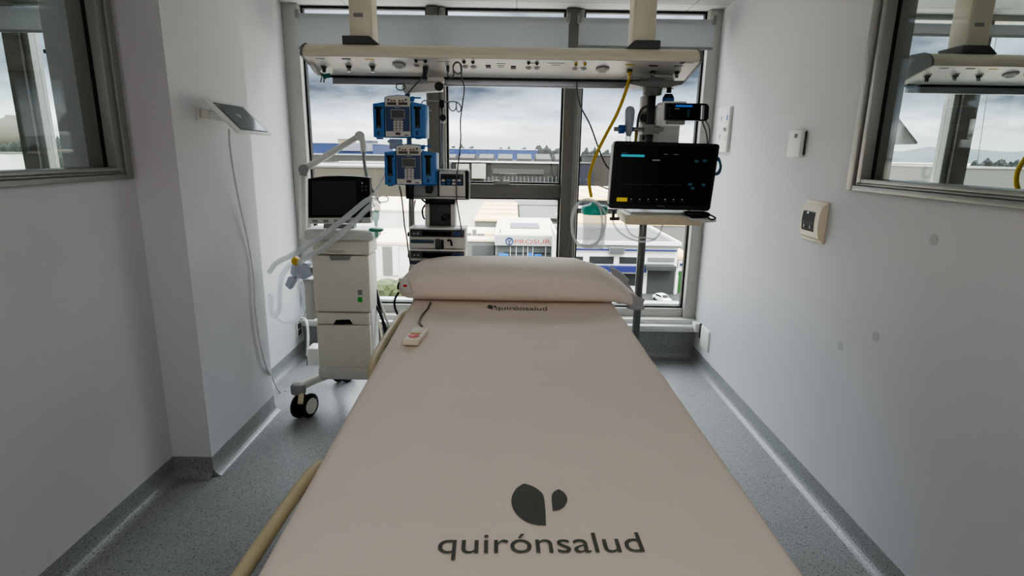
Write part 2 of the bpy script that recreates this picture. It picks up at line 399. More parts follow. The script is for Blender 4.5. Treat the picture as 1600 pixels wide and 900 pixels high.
MB().box(BX0+.06, BX1-.05, 3.145, 3.175, 1.902, 1.936, .004).build('accessory_rail', M_RAIL, beam)
MB().box(BX0+.05, BX1-.05, 3.14, 3.18, 1.934, 1.946).build('rail_gap', M_BLACK, beam)
def FP(x, y): return PP(x, y, FA+FN*.002, FN)
for xa, w in ((545.5, .112), (989.5, .112)):
    x0 = P(xa, 30, 3.0).x
    po = MB().box(x0, x0+w, 2.99, 3.12, 2.06, ZC, .012, 3).build('ceiling_post', M_BEAM, beam)
    if xa < 700: MB().box(x0+.025, x0+.07, 2.9875, 2.991, 2.195, 2.212).build('plate', M_GREY, po)
    lx = x0-.03 if xa < 700 else x0-.035; rx = x0+w+.035 if xa < 700 else x0+w+.02
    sl, sr = (0, .045) if xa < 700 else (.045, 0)
    MB().prism([(lx, 2.965, 2.068), (rx, 2.965, 2.068), (rx-sr, 2.965, 2.107), (lx+sl, 2.965, 2.107)], (0, .17, 0), .004).build('post_skirt', M_SKIRT, beam)
XAX = V((1, 0, 0))
def disc(px, py, r, m, name, h=.006, parent=beam, ell=1.0, r2=None):
    c = FP(px, py); return MB().cyl(c, c+FN*h, r, r2 if r2 else r, 18).build(name, m, parent)
def strip(px0, py0, px1, py1, m, name, parent=beam, w=.006):
    a, b = FP(px0, py0), FP(px1, py1); c = (a+b)/2
    return MB().obox(c, (b-a)/2, FU*w, FN*.0008).build(name, m, parent)
for px, py, lx, ly, m, m2 in ((506, 103, 500, 91.5, M_GREY, M_DGREY), (545, 102, 541, 92, M_BLACK, M_STEEL), (582, 102.5, 578, 93, M_YEL, M_STEEL), (984, 108, 984, 101, M_YEL, M_YEL), (1020, 110, 1021, 102.5, M_BLACK, M_STEEL), (1058, 111, 1060, 103, M_GREY, M_STEEL)):
    o = disc(px, py, .019, M_LGREY, 'gas_outlet', .004)
    c = FP(px, py); MB().cyl(c+FN*.003, c+FN*.012, .014, .012).build('outlet_ring', M_DGREY, o)
    MB().cyl(c+FN*.01+FU*.004, c+FN*.03+FU*.006, .009, .008).build('outlet_probe', m2, o)
    strip(lx-7, ly, lx+7, ly+.3, m, 'label_strip')
for px, py in ((623.5, 100.5), (941.5, 107)):
    o = disc(px, py, .034, M_GREY, 'round_lamp', .005)
    c = FP(px, py); MB().lathe([(.026, 0), (.027, .01), (.022, .014), (.018, .008), (.015, .006)], c, FN).build('lamp_lens', M_LGREY, o)
for pxs in ((651, 101.5, 650, 93.5), (666, 102, 664.5, 94), (727, 104, 725, 95.5), (740, 104.5, 739, 96), (826, 106, 826, 97), (839, 106, 839, 97.5), (898, 107, 900, 99), (912, 107, 914, 99)):
    o = disc(pxs[0], pxs[1], .0165, M_LGREY, 'power_socket', .003)
    c = FP(pxs[0], pxs[1]); MB().cyl(c+FN*.002, c+FN*.0045, .0125).build('socket_well', M_GREY, o)
    MB().obox(c+FN*.005, XAX*.0015, FU*.01, FN*.001).build('earth_clip', M_BLACK, o)
    MB().cyl(FP(pxs[2], pxs[3]), FP(pxs[2], pxs[3])+FN*.008, .0085, n=12).build('earth_jack', M_YEL if pxs[0] > 880 else M_DGREY, beam)
    MB().cyl(FP(pxs[2], pxs[3])+FN*.008, FP(pxs[2], pxs[3])+FN*.012, .005, n=10).build('jack_tip', M_BLACK, beam)
for a, b in (((651, 94), (664, 94.3)), ((827, 98.5), (838, 99))): strip(*a, *b, M_BLACK, 'jack_link', w=.0025)
for px, py in ((763, 104), (802, 105.5)):
    c = FP(px, py); MB().obox(c, XAX*.0125, FU*.016, FN*.003, .001).build('data_port', M_BLACK, beam)
for a in ((776, 99.5, 790, 99.7), (777, 102.5, 788, 102.7), (779, 105, 787, 105.2), (855, 98.5, 882, 99.2), (861, 101.8, 875, 102), (684, 96, 703, 96.4)): strip(*a, M_GREY, 'caption', w=.0022)
a = FP(1065, 95.5)
MB().obox(FP(1066, 98)+FN*.001, XAX*.011, FU*.010, FN*.0008).build('maker_emblem', M_DGREY, beam)
strip(1070, 98, 1084, 98.6, M_GREY, 'caption', w=.003)
c = FP(700, 104); MB().obox(c+FN*.012, XAX*.007, FU*.014, FN*.012, .002).build('jack_plug', M_DGREY, beam)
# clip with green hook at the left end of the beam
t = thing('gas_probe', 'small metal probe with teal sleeve hanging at the left end of the beam', 'connector', P(508, 122, 3.12))
MB().tube([FP(487, 98), FP(491, 104)+FN*.012, FP(500, 112)+FN*.014], .012, 10, 4).build('sleeve', M_LGREY, t)
MB().tube([FP(500, 112)+FN*.014, P(506, 118, 3.08), P(508, 124, 3.08)], .009, 8, 3).tube([P(503, 120, 3.08), P(501, 129, 3.08)], .004, 6, 1).tube([P(507, 120, 3.08), P(506, 129, 3.08)], .005, 6, 1).build('prong', M_STEEL, t)
MB().cyl(P(505, 119, 3.07), P(516, 118, 3.07), .011, .012, 12, bevel=.002).build('cap', mat('teal_cap', (30, 110, 100), .4), t)
# neighbouring room's beam and tablet are copied further down
# ------------------------------------------------------------------ pump tower (left)
YP = 2.93
arm = thing('pendant_arm', 'grey horizontal support arm under the left half of the beam carrying the blue pumps', 'support arm', P(660, 135, 3.05))
a0, a1 = P(631, 139, 3.06), P(688, 135, 3.06)
MB().prism([P(628, 131, 3.03), P(642, 132, 3.03), P(668, 129, 3.03), P(688, 127, 3.03), P(690, 141, 3.03), P(668, 142.5, 3.03), P(644, 144.5, 3.03), P(632, 146, 3.03), P(628, 140, 3.03)], (0, .09, 0), .006, True).build('arm_beam', M_LGREY, arm)
MB().cyl(P(686, 135, 3.032), P(686, 135, 3.022), .022, n=18, bevel=.003).build('joint_cap', M_BLACK, arm)
MB().rect(667, 120, 693, 128, 3.06, .06, .004).build('arm_bracket', M_LGREY, arm)
MB().rect(631, 128, 637, 133, 3.05, .03, .002).build('arm_peg', M_GREY, arm)
pt = P(636, 144, 3.08); MB().cyl((pt.x, 3.09, pt.z), (pt.x+.015, 3.09, .75), .014).build('arm_pole', M_STEEL, arm)
ring = [P(628+7*math.cos(t_)-2, 135.5+5.5*math.sin(t_), 3.02) for t_ in [k*math.pi/5 for k in range(10)]]
lone('cable_loop', MB().tube(ring, .0028, 6, 3, True), M_CABLEG, 'small cable loop hanging at the left end of the pump support arm', 'cable')
def pump():
    b = P(625, 216, YP)
    t = thing('infusion_pump', 'upper blue infusion pump with keypad hanging under the beam', 'infusion pump', b, 'blue infusion pumps on the pendant arm')
    MB().rect(583, 162, 666, 215.5, YP, .10, .006).prism([P(600, 152, YP), P(606, 149.5, YP), P(620, 148, YP), P(633, 148.7, YP), P(641, 151, YP), P(641, 165, YP), P(600, 165, YP)], (0, .1, 0), .003).build('housing', M_BLUE, t)
    for sx, x0, x1, y0, y1 in ((-1, 582, 600, 162, 159), (1, 642, 664, 158.5, 163)):
        d = MB().prism([P(x0, y0, YP-.016), P(x1, y1, YP-.016), P(x1+1, 214.5, YP-.016), P(x0+1.5, 214.5, YP-.016)], (0, .02, 0), .003).build('syringe_door', M_BLUE, t)
        xm = (x0+x1)/2+(0 if sx < 0 else -1)
        MB().rect(xm-3.5, 168, xm+4, 200, YP-.0175, .003, .001).rect(xm-6, 166.5, xm+6, 170, YP-.019, .004, .001).build('door_slot', M_BLACK, d)
        MB().cyl(P(xm+.7, 198, YP-.018), P(xm+.7, 198, YP-.024), .0075, n=12).build('door_knob', M_DGREY, d)
        MB().rect(xm-2, 205, xm+2, 211, YP-.018, .003, .001).build('door_mark', M_NAVY, d)
        MB().rect(xm-3, 214, xm+5, 217.5, YP+.01, .05, .002).build('foot', M_BLUE, t)
    f = MB().prism([P(601, 152, YP-.02), P(606, 150, YP-.02), P(620, 148.8, YP-.02), P(633, 149.5, YP-.02), P(640, 151.6, YP-.02), P(641.5, 213.5, YP-.02), P(602.5, 213.5, YP-.02)], (0, .022, 0), .002).build('front_panel', M_LGREY, t)
    MB().rect(602.5, 166.5, 640, 205, YP-.022, .003).build('keypad_panel', M_NAVY, f)
    MB().rect(610, 170.5, 632.5, 186, YP-.025, .004, .001).rect(615.5, 184, 628.5, 205, YP-.0235, .002).rect(616.5, 165, 625, 168.5, YP-.024, .003).build('display_frame', M_GREY, f)
    MB().rect(611.7, 172.5, 631, 184, YP-.026, .002).build('display', mat('lcd', (52, 58, 54), .3), f)
    for xx in (604.7, 622.3): MB().rect(xx, 159.8, xx+14.3, 164, YP-.0225, .003).build('led_display', mat('led_window', (46, 34, 26), .3), f)
    for k, xx in enumerate((606.5, 611.5, 616, 624, 629, 634)):
        MB().rect(xx-1.4, 154.5 if k in (0, 5) else 156.2, xx+1.4, 157.3 if k in (0, 5) else 158.6, YP-.0225, .003).build('led_key', M_AMBER if k not in (0, 5) else M_DGREY, f)
    for i in range(3):
        for j in range(4): MB().rect(614.6+i*5.7, 189+j*4.1, 618.2+i*5.7, 192+j*4.1, YP-.0255, .003, .0005).build('key', M_LGREY, f)
    MB().rect(618, 207, 625.5, 210.8, YP-.0225, .003).build('start_key', M_DGREY, f)
    MB().rect(632, 210.3, 638, 211.8, YP-.0215, .002).build('maker_mark', M_NAVY, f)
    MB().rect(645, 151.5, 657.5, 154, YP+.02, .015, .002).rect(642, 150.5, 647, 158, YP+.02, .02, .002).build('handle', M_BLUE, t)
    return t
pump1 = pump()
pump2 = copy_tree(pump1)
pump2.location = V(pump1.location)+(P(642, 289.8, YP)-P(625, 216, YP))
pump2['label'] = 'lower blue infusion pump with keypad beside the ventilator screen'
lone('pump_clamp', MB().rect(608, 217, 628, 233, 3.06, .03, .003).rect(605, 219, 612, 223, 3.05, .03, .002), M_LGREY, 'pale clamp block between the upper and lower blue pumps', 'clamp')
# enteral / third pump with black bracket
YQ = 2.97
q = thing('feeding_pump', 'white fronted pump with dark keypad right of the lower blue pump', 'infusion pump', P(700, 312, YQ))
MB().rect(636, 267, 733, 312, YQ+.015, .09, .006).build('housing', M_DGREY, q)
MB().rect(640, 279, 684, 309, YQ+.005, .02, .004).build('side_block', M_GREY, q)
MB().cyl(P(671, 295, YQ+.01), P(671, 295, YQ-.02), .02, n=14, bevel=.003).rect(665, 292, 674, 302, YQ-.015, .02, .003).build('clamp_knob', M_BLACK, q)
MB().rect(633.5, 285, 646, 311, YQ-.005, .05, .006).build('bracket', M_BLACK, q)
MB().rect(681, 265, 732, 268.5, YQ, .1, .002).rect(640, 307, 731, 311.5, YQ-.002, .05, .004).build('metal_edge', M_STEEL, q)
fp = MB().rect(686, 268, 727, 307, YQ-.012, .03, .005).build('front_panel', M_LGREY, q)
MB().rect(688.5, 272, 724, 290, YQ-.0145, .004, .002).build('keypad_panel', mat('deep_navy', (18, 34, 56), .4), fp)
MB().rect(694, 274, 717, 279.5, YQ-.016, .003).build('display', M_SCREEN, fp)
for k in range(8): MB().rect(690+8.3*(k % 4), 280.5+5*(k//4), 695+8.3*(k % 4), 283.5+5*(k//4), YQ-.0165, .003, .0006).build('key', M_LGREY if k in (0, 2, 3, 6) else M_BLUEK, fp)
MB().rect(727, 267, 732, 311, YQ-.006, .08, .004).build('end_cap', M_BLACK, q)
# docking column
d = thing('docking_column', 'grey docking column with black clamp above the stacked syringe pumps', 'pump dock', P(687, 356, 3.04))
MB().rect(664, 316, 671, 357, 3.02, .09, .003).rect(704, 316, 711, 357, 3.02, .09, .003).build('side_rail', M_LGREY, d)
MB().rect(671, 319, 704, 357, 3.035, .08, .002).build('back_panel', M_DGREY, d)
MB().rect(664, 310, 711, 319, 3.0, .1, .006).build('top_block', M_BLACK, d)
MB().cyl(P(697, 339, 3.035), P(697, 339, 3.0), .017, n=14, bevel=.003).rect(690, 338, 697, 345, 3.005, .02, .003).build('clamp_knob', M_BLACK, d)
lo = P(690, 395, 3.12); MB().box(lo.x-.05, lo.x+.05, 3.1, 3.13, .7, lo.z+.1).build('mast', M_DGREY, d)
def syringe_pump():
    Y = 2.95
    t = thing('syringe_pump', 'top one of the two stacked white syringe pumps behind the pillow', 'syringe pump', P(684, 388, Y), 'stacked syringe pumps behind the pillow')
    MB().rect(639, 357, 727.5, 388.5, Y, .12, .006).build('housing', M_LGREY, t)
    f = MB().rect(641, 359.5, 725, 370.5, Y-.012, .02, .004).build('control_strip', M_DGREY, t)
    MB().rect(659.5, 361.5, 705, 368.5, Y-.0145, .004).build('display', M_SCREEN, f)
    for xx in (645, 651): MB().rect(xx, 363.5, xx+3.6, 367, Y-.0145, .004, .0006).build('key', M_GREY, f)
    for xx, yy in ((709, 362.5), (714.5, 362.5), (719.5, 363), (709, 366), (714.5, 366)): MB().rect(xx, yy, xx+3.6, yy+2.4, Y-.0145, .004, .0006).build('key', M_BLUEK, f)
    MB().rect(639, 356.5, 728, 359, Y-.014, .13, .002).build('top_lip', M_WHITE, t)
    MB().rect(641.5, 374.5, 678, 380, Y-.004, .02, .001).build('barrel_recess', mat('dusk_blue', (44, 66, 88), .4), t)
    MB().rect(680, 374, 688, 389, Y-.012, .03, .003).build('syringe_clamp', M_DGREY, t)
    MB().rect(689, 375, 693, 389, Y-.01, .02, .002).build('slot', M_BLACK, t)
    MB().tube([P(699, 376, Y-.01), P(704, 376, Y-.014), P(706, 384, Y-.014)], .005, 8, 3).build('plunger_lever', M_BLACK, t)
    MB().cyl(P(637, 366, Y+.02), P(640, 366, Y+.02), .012, n=12).build('side_knob', M_BLACK, t)
    return t
s1 = syringe_pump(); s2 = copy_tree(s1); s2.location = V(s1.location)+(P(684, 421, 2.95)-P(684, 388, 2.95)); s2.location.y = s1.location.y
s2['label'] = 'lower of the two stacked white syringe pumps, partly hidden by the pillow'
s3 = copy_tree(s1); s3.location = V(s1.location)+2*(V(s2.location)-V(s1.location)); bpy.data.objects.remove  # a third pump sits behind the pillow
for ch in [s3]+list(s3.children_recursive): pass
for o_ in list(s3.children_recursive)+[s3]: bpy.data.objects.remove(o_, do_unlink=True)
# drip stand hook pole
iv = thing('drip_pole', 'slim dark pole with double chrome bag hook beside the upper blue pump', 'drip pole', P(690, 300, 3.12))
pb = P(690, 158, 3.13); MB().cyl((pb.x, 3.13, pb.z), (pb.x, 3.13, 1.25), .0085).build('pole', M_STEEL, iv)
MB().rect(686.5, 156, 694, 168, 3.115, .03, .004).build('hook_hub', M_BLACK, iv)
MB().cyl(P(692, 184, 3.10), P(692, 184, 3.13), .017, n=12, bevel=.003).rect(687, 181, 693, 187, 3.11, .03, .003).build('lock_knob', M_BLACK, iv)
MB().rect(688, 187, 694, 193, 3.115, .03, .003).build('collar', M_LGREY, iv)
def hk(pts): return MB().tube([P(x, y, 3.12) for x, y in pts], .0035, 7, 4)
hk([(690, 158), (675, 157.5), (664, 157), (660, 159), (658.5, 163)]).tube([P(x, y, 3.12) for x, y in ((667, 158), (667, 165), (669, 171), (674, 173))], .0035, 7, 4).build('hook', M_STEEL, iv)
hk([(690, 158.5), (702, 159), (712, 159), (718, 163), (720.5, 170), (717, 175), (713.5, 171), (713, 161)]).tube([P(x, y, 3.12) for x, y in ((701.5, 158), (701.5, 167), (706, 173), (711, 172), (713, 166), (713, 160))], .0035, 7, 4).build('hook', M_STEEL, iv)
def cable(name, pts, r, m, label, cat='cable', n=7, sub=6): return lone(name, MB().tube(pts, r, n, sub), m, label, cat)
cord = cable('pump_supply_cable', [FP(664.5, 105)+FN*.02, P(660, 119, 3.02), P(655, 126, 2.99), P(645, 137, 2.965), P(636, 148, 2.96)], .0038, M_CABLEG, 'grey power cord from the beam socket down to the upper blue pump', 'cable')
lone('mains_plug', MB().cyl(FP(665, 103)+FN*.006, FP(663.5, 108)+FN*.04, .014, .009, 12, bevel=.002), M_DGREY, 'dark plug in the beam socket above the upper blue pump', 'plug')
cable('sensor_cable', [FP(700, 107)+FN*.02, P(699, 118, 2.93), P(704, 121, 2.9), P(709, 117, 2.888), P(708, 104, 2.888), P(713, 97, 2.888), P(720, 101, 2.888), P(721, 112, 2.888), P(714, 115, 2.882), P(708, 108, 2.878), P(711, 99, 2.876), P(719, 100, 2.874), P(721.5, 120, 2.875), P(725.5, 138, 2.88), P(723, 160, 2.93), P(719.5, 190, 2.93), P(720, 215, 2.92), P(718, 240, 2.92), P(714, 275, 2.92), P(713.5, 310, 2.92), P(718, 340, 2.91), P(721, 358, 2.91), P(722, 366, 2.92)], .0034, M_CABLEG, 'looped grey cable hanging from beam past the white fronted pump to the syringe pumps')
cable('syringe_pump_cable', [P(624, 291, 2.96), P(627, 305, 2.95), P(630, 330, 2.95), P(632, 352, 2.95), P(635, 368, 2.94), P(638, 392, 2.94), P(641, 412, 2.95)], .004, M_CABLEG, 'dark grey cable from the lower blue pump to the pillow side')
cable('yellow_tube', [P(641, 308, 3.14), P(641, 340, 3.14), P(642, 380, 3.14), P(642.5, 410, 3.14), P(640, 427, 3.14)], .009, mat('ochre_tube', (150, 128, 40), .5), 'ochre yellow gas tube hanging behind the stacked syringe pumps', 'hose')
cable('black_loop_cable', [P(656, 296, 3.0), P(657, 308, 3.0), P(664, 316, 3.0)], .005, M_BLACK, 'black cable curving under the white fronted pump')
cable('dock_cable', [P(664, 320, 3.04), P(660, 328, 3.04), P(661, 338, 3.04), P(664, 343, 3.04)], .005, M_BLACK, 'short black cable loop at the left of the docking column')
cable('hanging_lead', [P(649, 312, 3.13), P(646.5, 330, 3.13), P(645, 356, 3.13), P(645, 400, 3.13)], .004, M_CABLEG, 'dark lead hanging between ochre tube and docking column')
# ------------------------------------------------------------------ ventilator
YV = 3.28
v = thing('ventilator', 'tall cream grey ventilator on castors with black screen at left of the bed', 'ventilator', P(538, 600, YV+.1))
sc = MB().prism([P(481, 279, YV-.02), P(505, 275.5, YV-.02), P(530, 274.5, YV-.02), P(555, 275.3, YV-.02), P(577.5, 277.5, YV-.02), P(578.5, 342, YV), P(481.5, 342.5, YV)], (0, .05, 0), .004).build('screen_housing', M_BLACK, v)
MB().prism([P(487, 283, YV-.0235), P(556, 282.5, YV-.0235), P(556.5, 335, YV-.0065), P(488, 336, YV-.0065)], (0, .004, 0)).build('display', mat('sleeping_screen', (44, 43, 42), .28, vary=.25, scale=4), sc)  # lighter grey puts a soft reflection into the dark screen's colour
for xx, yy, r_ in ((566, 286, .006), (566, 291.5, .006), (566, 297, .006), (572, 291.5, .006), (572, 297, .006)): MB().cyl(P(xx, yy, YV-.02), P(xx, yy, YV-.028), r_, n=10).build('key', M_DGREY if yy > 288 else M_GREY, sc)
MB().cyl(P(571, 329, YV-.005), P(571, 329, YV-.03), .016, n=16, bevel=.003).build('dial', M_DGREY, sc)
MB().prism([P(481.5, 340.5, YV-.02), P(579, 340, YV-.02), P(579.5, 349, YV-.018), P(482.5, 350, YV-.018)], (0, .06, 0), .003).build('screen_base', M_LGREY, v)
for k in range(5): MB().rect(488+17*k, 343.5, 496+17*k, 347.5, YV-.022, .003).build('soft_key', M_GREY, v)
MB().rect(505, 350, 552, 364, YV+.04, .08, .006).build('neck', M_GREY, v)
MB().rect(473, 361, 582, 377, YV-.06, .24, .02).build('top_tray', M_LGREY, v)
MB().rect(476, 359, 580, 363, YV-.02, .18, .008).build('tray_mat', M_WHITE, v)
bd = MB().rect(488, 376.5, 576.5, 398, YV-.005, .2, .006).build('fascia', mat('vent_body', (216, 213, 201), .45), v)
a = P(513, 394.5, YV-.0055); text_mb('MAQUET', a, (1, 0, 0), (0, 0, 1), w=P(540, 394, YV).x-a.x, h=.013).build('lettering', M_GREY, bd)
mm = MATS['vent_body']
up = MB().rect(489.5, 399.5, 577.5, 487.5, YV, .19, .006).build('upper_cabinet', mm, v)
MB().prism([P(514, 399.5, YV-.004), P(549, 399, YV-.004), P(546, 406.5, YV-.004), P(517, 407, YV-.004)], (0, .006, 0)).build('grip', M_GREY, up)
MB().rect(559, 453, 566, 461, YV-.002, .003).build('sticker', M_GREY, up)
MB().rect(559, 464.5, 566, 472, YV-.002, .003).build('green_sticker', M_GREEN, up)
dr = MB().rect(495, 489.5, 577.5, 507, YV, .19, .004).build('drawer', mm, v)
MB().prism([P(525, 500, YV-.003), P(546, 499.5, YV-.003), P(551, 506.5, YV-.003), P(521, 507, YV-.003)], (0, .005, 0)).build('handle', M_BLACK, dr)
MB().rect(496.5, 508.5, 579.5, 574, YV, .19, .005).build('lower_cabinet', mm, v)
MB().rect(577.5, 400, 581, 574, YV+.03, .15, .003).build('side_strip', M_WHITE, v)
MB().rect(479, 545, 496, 572, YV+.1, .12, .012).build('rear_cover', M_WHITE, v); MB().rect(580, 545, 592, 572, YV+.1, .12, .012).build('rear_cover', M_WHITE, v)
MB().rect(497, 575, 586, 594, YV-.01, .22, .01).build('base', M_LGREY, v)
def castor(c):
    o = MB().lathe([(.02, .15), (.042, .155), (.044, .17), (.044, .2), (.036, .212)], (c.x-.03, c.y, 0), n=20).build('castor', M_GREY, v)
    for dx in (-.03, .03): MB().lathe([(.03, -.014), (.066, -.014), (.073, -.008), (.073, .008), (.066, .014), (.03, .014)], (c.x+dx, c.y, .0735), (1, -.35, 0), 28).build('wheel', M_BLACK, o)
    for dx, sg in ((-.03, -1), (.03, 1)): MB().cyl((c.x+dx-.002*1, c.y, .0735), (c.x+dx+sg*.0165, c.y-sg*.006, .0735), .052, .048, 24).build('hub', M_LGREY, o)
    MB().tube([(c.x-.028, c.y+.01, .16), (c.x-.005, c.y-.03, .15), (c.x, c.y-.062, .11)], .017, 8, 4).build('fork', M_CREAM, o)
cb = PZ(476, 640, .0); cc = V((cb.x+.0, cb.y-.0, 0)); cc = V((P(476, 634, 3.17).x, 3.17, 0))
castor(cc)
cc2 = V((-.72, 3.17, 0)); castor(cc2)
castor(V((-1.16, 3.72, 0))); castor(V((-.78, 3.72, 0)))
for c_, e in ((cc, V((-1.13, 3.36, .2))), (cc2, V((-.8, 3.36, .2))), (V((-1.16, 3.72, 0)), V((-1.1, 3.5, .2))), (V((-.78, 3.72, 0)), V((-.82, 3.5, .2)))):
    MB().tube([V((c_.x-.03, c_.y, .19)), (V((c_.x-.03, c_.y, .19))+e)/2+V((0, 0, .004)), e], .026, 10, 4).build('base_leg', M_LGREY, v)
# gas module and humidifier beside the ventilator
MB().rect(476, 437, 489, 500, YV+.06, .12, .008).build('gas_module', M_LGREY, v)
MB().rect(471, 417, 489, 423, YV+.02, .03, .003).build('side_rail', M_STEEL, v)
h = thing('humidifier', 'translucent lavender water chamber on the left side rail of the ventilator', 'humidifier', P(462, 450, YV))
MB().prism([P(456, 408, YV), P(478, 412, YV), P(489, 430, YV), P(474, 438, YV), P(462, 434, YV), P(452, 428, YV)], (0, .09, 0), .01, True).prism([P(450, 432, YV-.005), P(462, 436, YV-.005), P(453, 454, YV-.005), P(444, 446, YV-.005)], (0, .06, 0), .008, True).build('chamber', M_LAV, h)
MB().lathe([(.02, 0), (.026, .01), (.026, .03), (.02, .036)], P(461, 411, YV), (.5, -.4, .8), 16).build('yellow_clip', M_YEL, h)
# circuit support arm
sa = thing('circuit_arm', 'jointed white support arm rising behind the ventilator screen', 'support arm', P(474, 368, YV+.02))
YA = YV+.215
MB().cyl(P(474, 372, YA), P(474, 272, YA), .022, .02, 14).build('upright', M_LGREY, sa)
MB().cyl(P(474, 265, YA-.03), P(474, 265, YA+.03), .031, n=20, bevel=.005).cyl(P(474, 274, YA), P(474, 258, YA), .024, n=14).build('joint', M_GREY, sa)
MB().cyl(P(476, 264, YA), P(560, 213, YA), .02, .017, 14).build('boom', M_LGREY, sa)
MB().cyl(P(562, 212.5, YA-.03), P(562, 212.5, YA+.03), .029, n=20, bevel=.006).build('elbow', M_LGREY, sa)
MB().tube([P(563, 212, YA-.005), P(567, 222, YA-.01), P(568, 238, YA-.01)], .02, 12, 4, rfun=lambda t: 1-.15*t).build('end_piece', M_LGREY, sa)
MB().tube([P(568, 238, YA-.01), P(569, 252, YA-.02), P(573, 275, YA-.03), P(580, 293, YA-.05), P(586, 305, YA-.06)], .0095, 10, 5).build('gooseneck', M_GREY, sa)
# breathing circuit
YB_ = 3.12
bc = thing('breathing_circuit', 'clear corrugated breathing hoses drooping from the support arm across the ventilator', 'breathing hose', P(585, 320, YB_))
def corr(t): return 1+.05*math.sin(t*170)
MB().tube([P(582, 311, YB_), P(572, 314, YB_), P(550, 332, YB_), P(525, 352, YB_), P(500, 371, YB_), P(480, 384, YB_+.05), P(455, 399, YB_+.1), P(432, 411, YB_+.12), P(421, 425, YB_+.14)], .0155, 10, 10).build('hose', M_CLEAR2, bc)
MB().tube([P(584, 318, YB_), P(570, 330, YB_-.01), P(548, 352, YB_-.01), P(522, 374, YB_-.01), P(500, 391, YB_+.02), P(480, 402, YB_+.08), P(468, 411, YB_+.12)], .0155, 10, 10).build('hose', M_CLEAR2, bc)
MB().tube([P(455, 412, 3.4), P(441, 430, 3.45), P(437, 455, 3.5), P(437, 480, 3.5), P(430, 494, 3.5), P(424, 486, 3.5), P(423, 460, 3.5)], .016, 10, 8).build('hose', M_CLEAR, bc)
MB().tube([P(469, 438, 3.4), P(475, 460, 3.45), P(474, 485, 3.5), P(462, 500, 3.5), P(445, 503, 3.5), P(432, 496, 3.5)], .013, 10, 8).build('hose', M_CLEAR, bc)
MB().tube([P(578, 309, YB_), P(585, 306, YB_), P(589, 312, YB_)], .012, 10, 4).cyl(P(586, 308, YB_), P(590, 330, YB_), .021, .018, 16).build('y_piece', M_CLEAR2, bc)
MB().lathe([(.02, .055), (.021, .03), (.019, .01), (.01, -.005), (.009, -.03)], P(587.5, 345, YB_), n=18).build('filter_housing', M_TEALC, bc)
MB().lathe([(.034, .008), (.04, .004), (.04, -.004), (.034, -.008)], P(588, 359, YB_), n=24).build('filter_disc', mat('green_disc', (70, 150, 120), .4), bc)
MB().cyl(P(588, 361, YB_), P(589, 373, YB_), .011, .009, 14).build('port', M_TEALC, bc)
MB().tube([P(598+9*math.cos(k*math.pi/4), 311+5*math.sin(k*math.pi/4), YB_) for k in range(8)], .003, 6, 3, True).tube([P(588, 306, YB_), P(592, 315, YB_), P(596, 319, YB_)], .003, 6, 3).build('wire_clip', M_STEEL, bc)
cable('sample_line', [P(584, 304, 3.13), P(590, 294, 3.13), P(598, 280, 3.12), P(601, 274, 3.10)], .006, M_CLEAR2, 'clear sample line between breathing hose end and lower blue pump', 'hose')
# cables at the right of the ventilator
cable('black_gas_hose', [P(580, 430, 3.45), P(586, 448, 3.45), P(593, 480, 3.45), P(599, 505, 3.4), P(604, 530, 3.4), P(604, 560, 3.4)], .009, M_BLACK, 'thick black hose hanging between ventilator and bed, nearest the ventilator', 'hose')
cable('black_power_cable', [P(580, 470, 3.43), P(590, 482, 3.43), P(598, 500, 3.4), P(606, 520, 3.35), P(611, 540, 3.3)], .008, M_BLACK, 'black cable slanting from ventilator side down behind the bed edge')
cable('clear_gas_hose', [P(577, 410, 3.47), P(584, 432, 3.47), P(593, 470, 3.47), P(603, 497, 3.45), P(610, 515, 3.45)], .008, M_LGREY, 'pale grey hose between ventilator and bed', 'hose')
cable('ivory_cable', [P(582, 480, 3.5), P(590, 500, 3.5), P(596, 520, 3.5), P(598, 550, 3.5)], .007, M_CREAM, 'ivory cable hanging low at the right of the ventilator')
lone('hose_connector', MB().cyl(P(578, 487, 3.44), P(585, 492, 3.42), .016, .012, 12).cyl(P(579, 500, 3.44), P(586, 497, 3.42), .014, .012, 12), M_CHROME, 'small chrome connector on the right side of the ventilator', 'connector')
cable('bedside_cable', [P(640, 433, 2.84), P(630, 436, 2.86), P(623, 444, 2.88), P(622, 452, 2.88)], .006, M_BLACK, 'black cable arc at the left end of the pillow')
cable('bed_power_cable', [P(623, 457, 2.9), P(617, 468, 2.92), P(617, 480, 2.93), P(622, 493, 2.94)], .006, M_BLACK, 'lower black cable dropping beside the bed head')
cr = thing('call_cord_end', 'white call device with red mark at the left end of the pillow', 'call button', P(634, 452, 2.56))
MB().obox(P(634, 446, 2.57), (.022, 0, .0), (0, .012, 0), (-.012, 0, .034), .006).build('casing', M_LGREY, cr)
MB().obox(P(633, 446.5, 2.557), (.008, 0, .0), (0, .002, 0), (0, 0, .005), .001).build('red_mark', M_RED, cr)
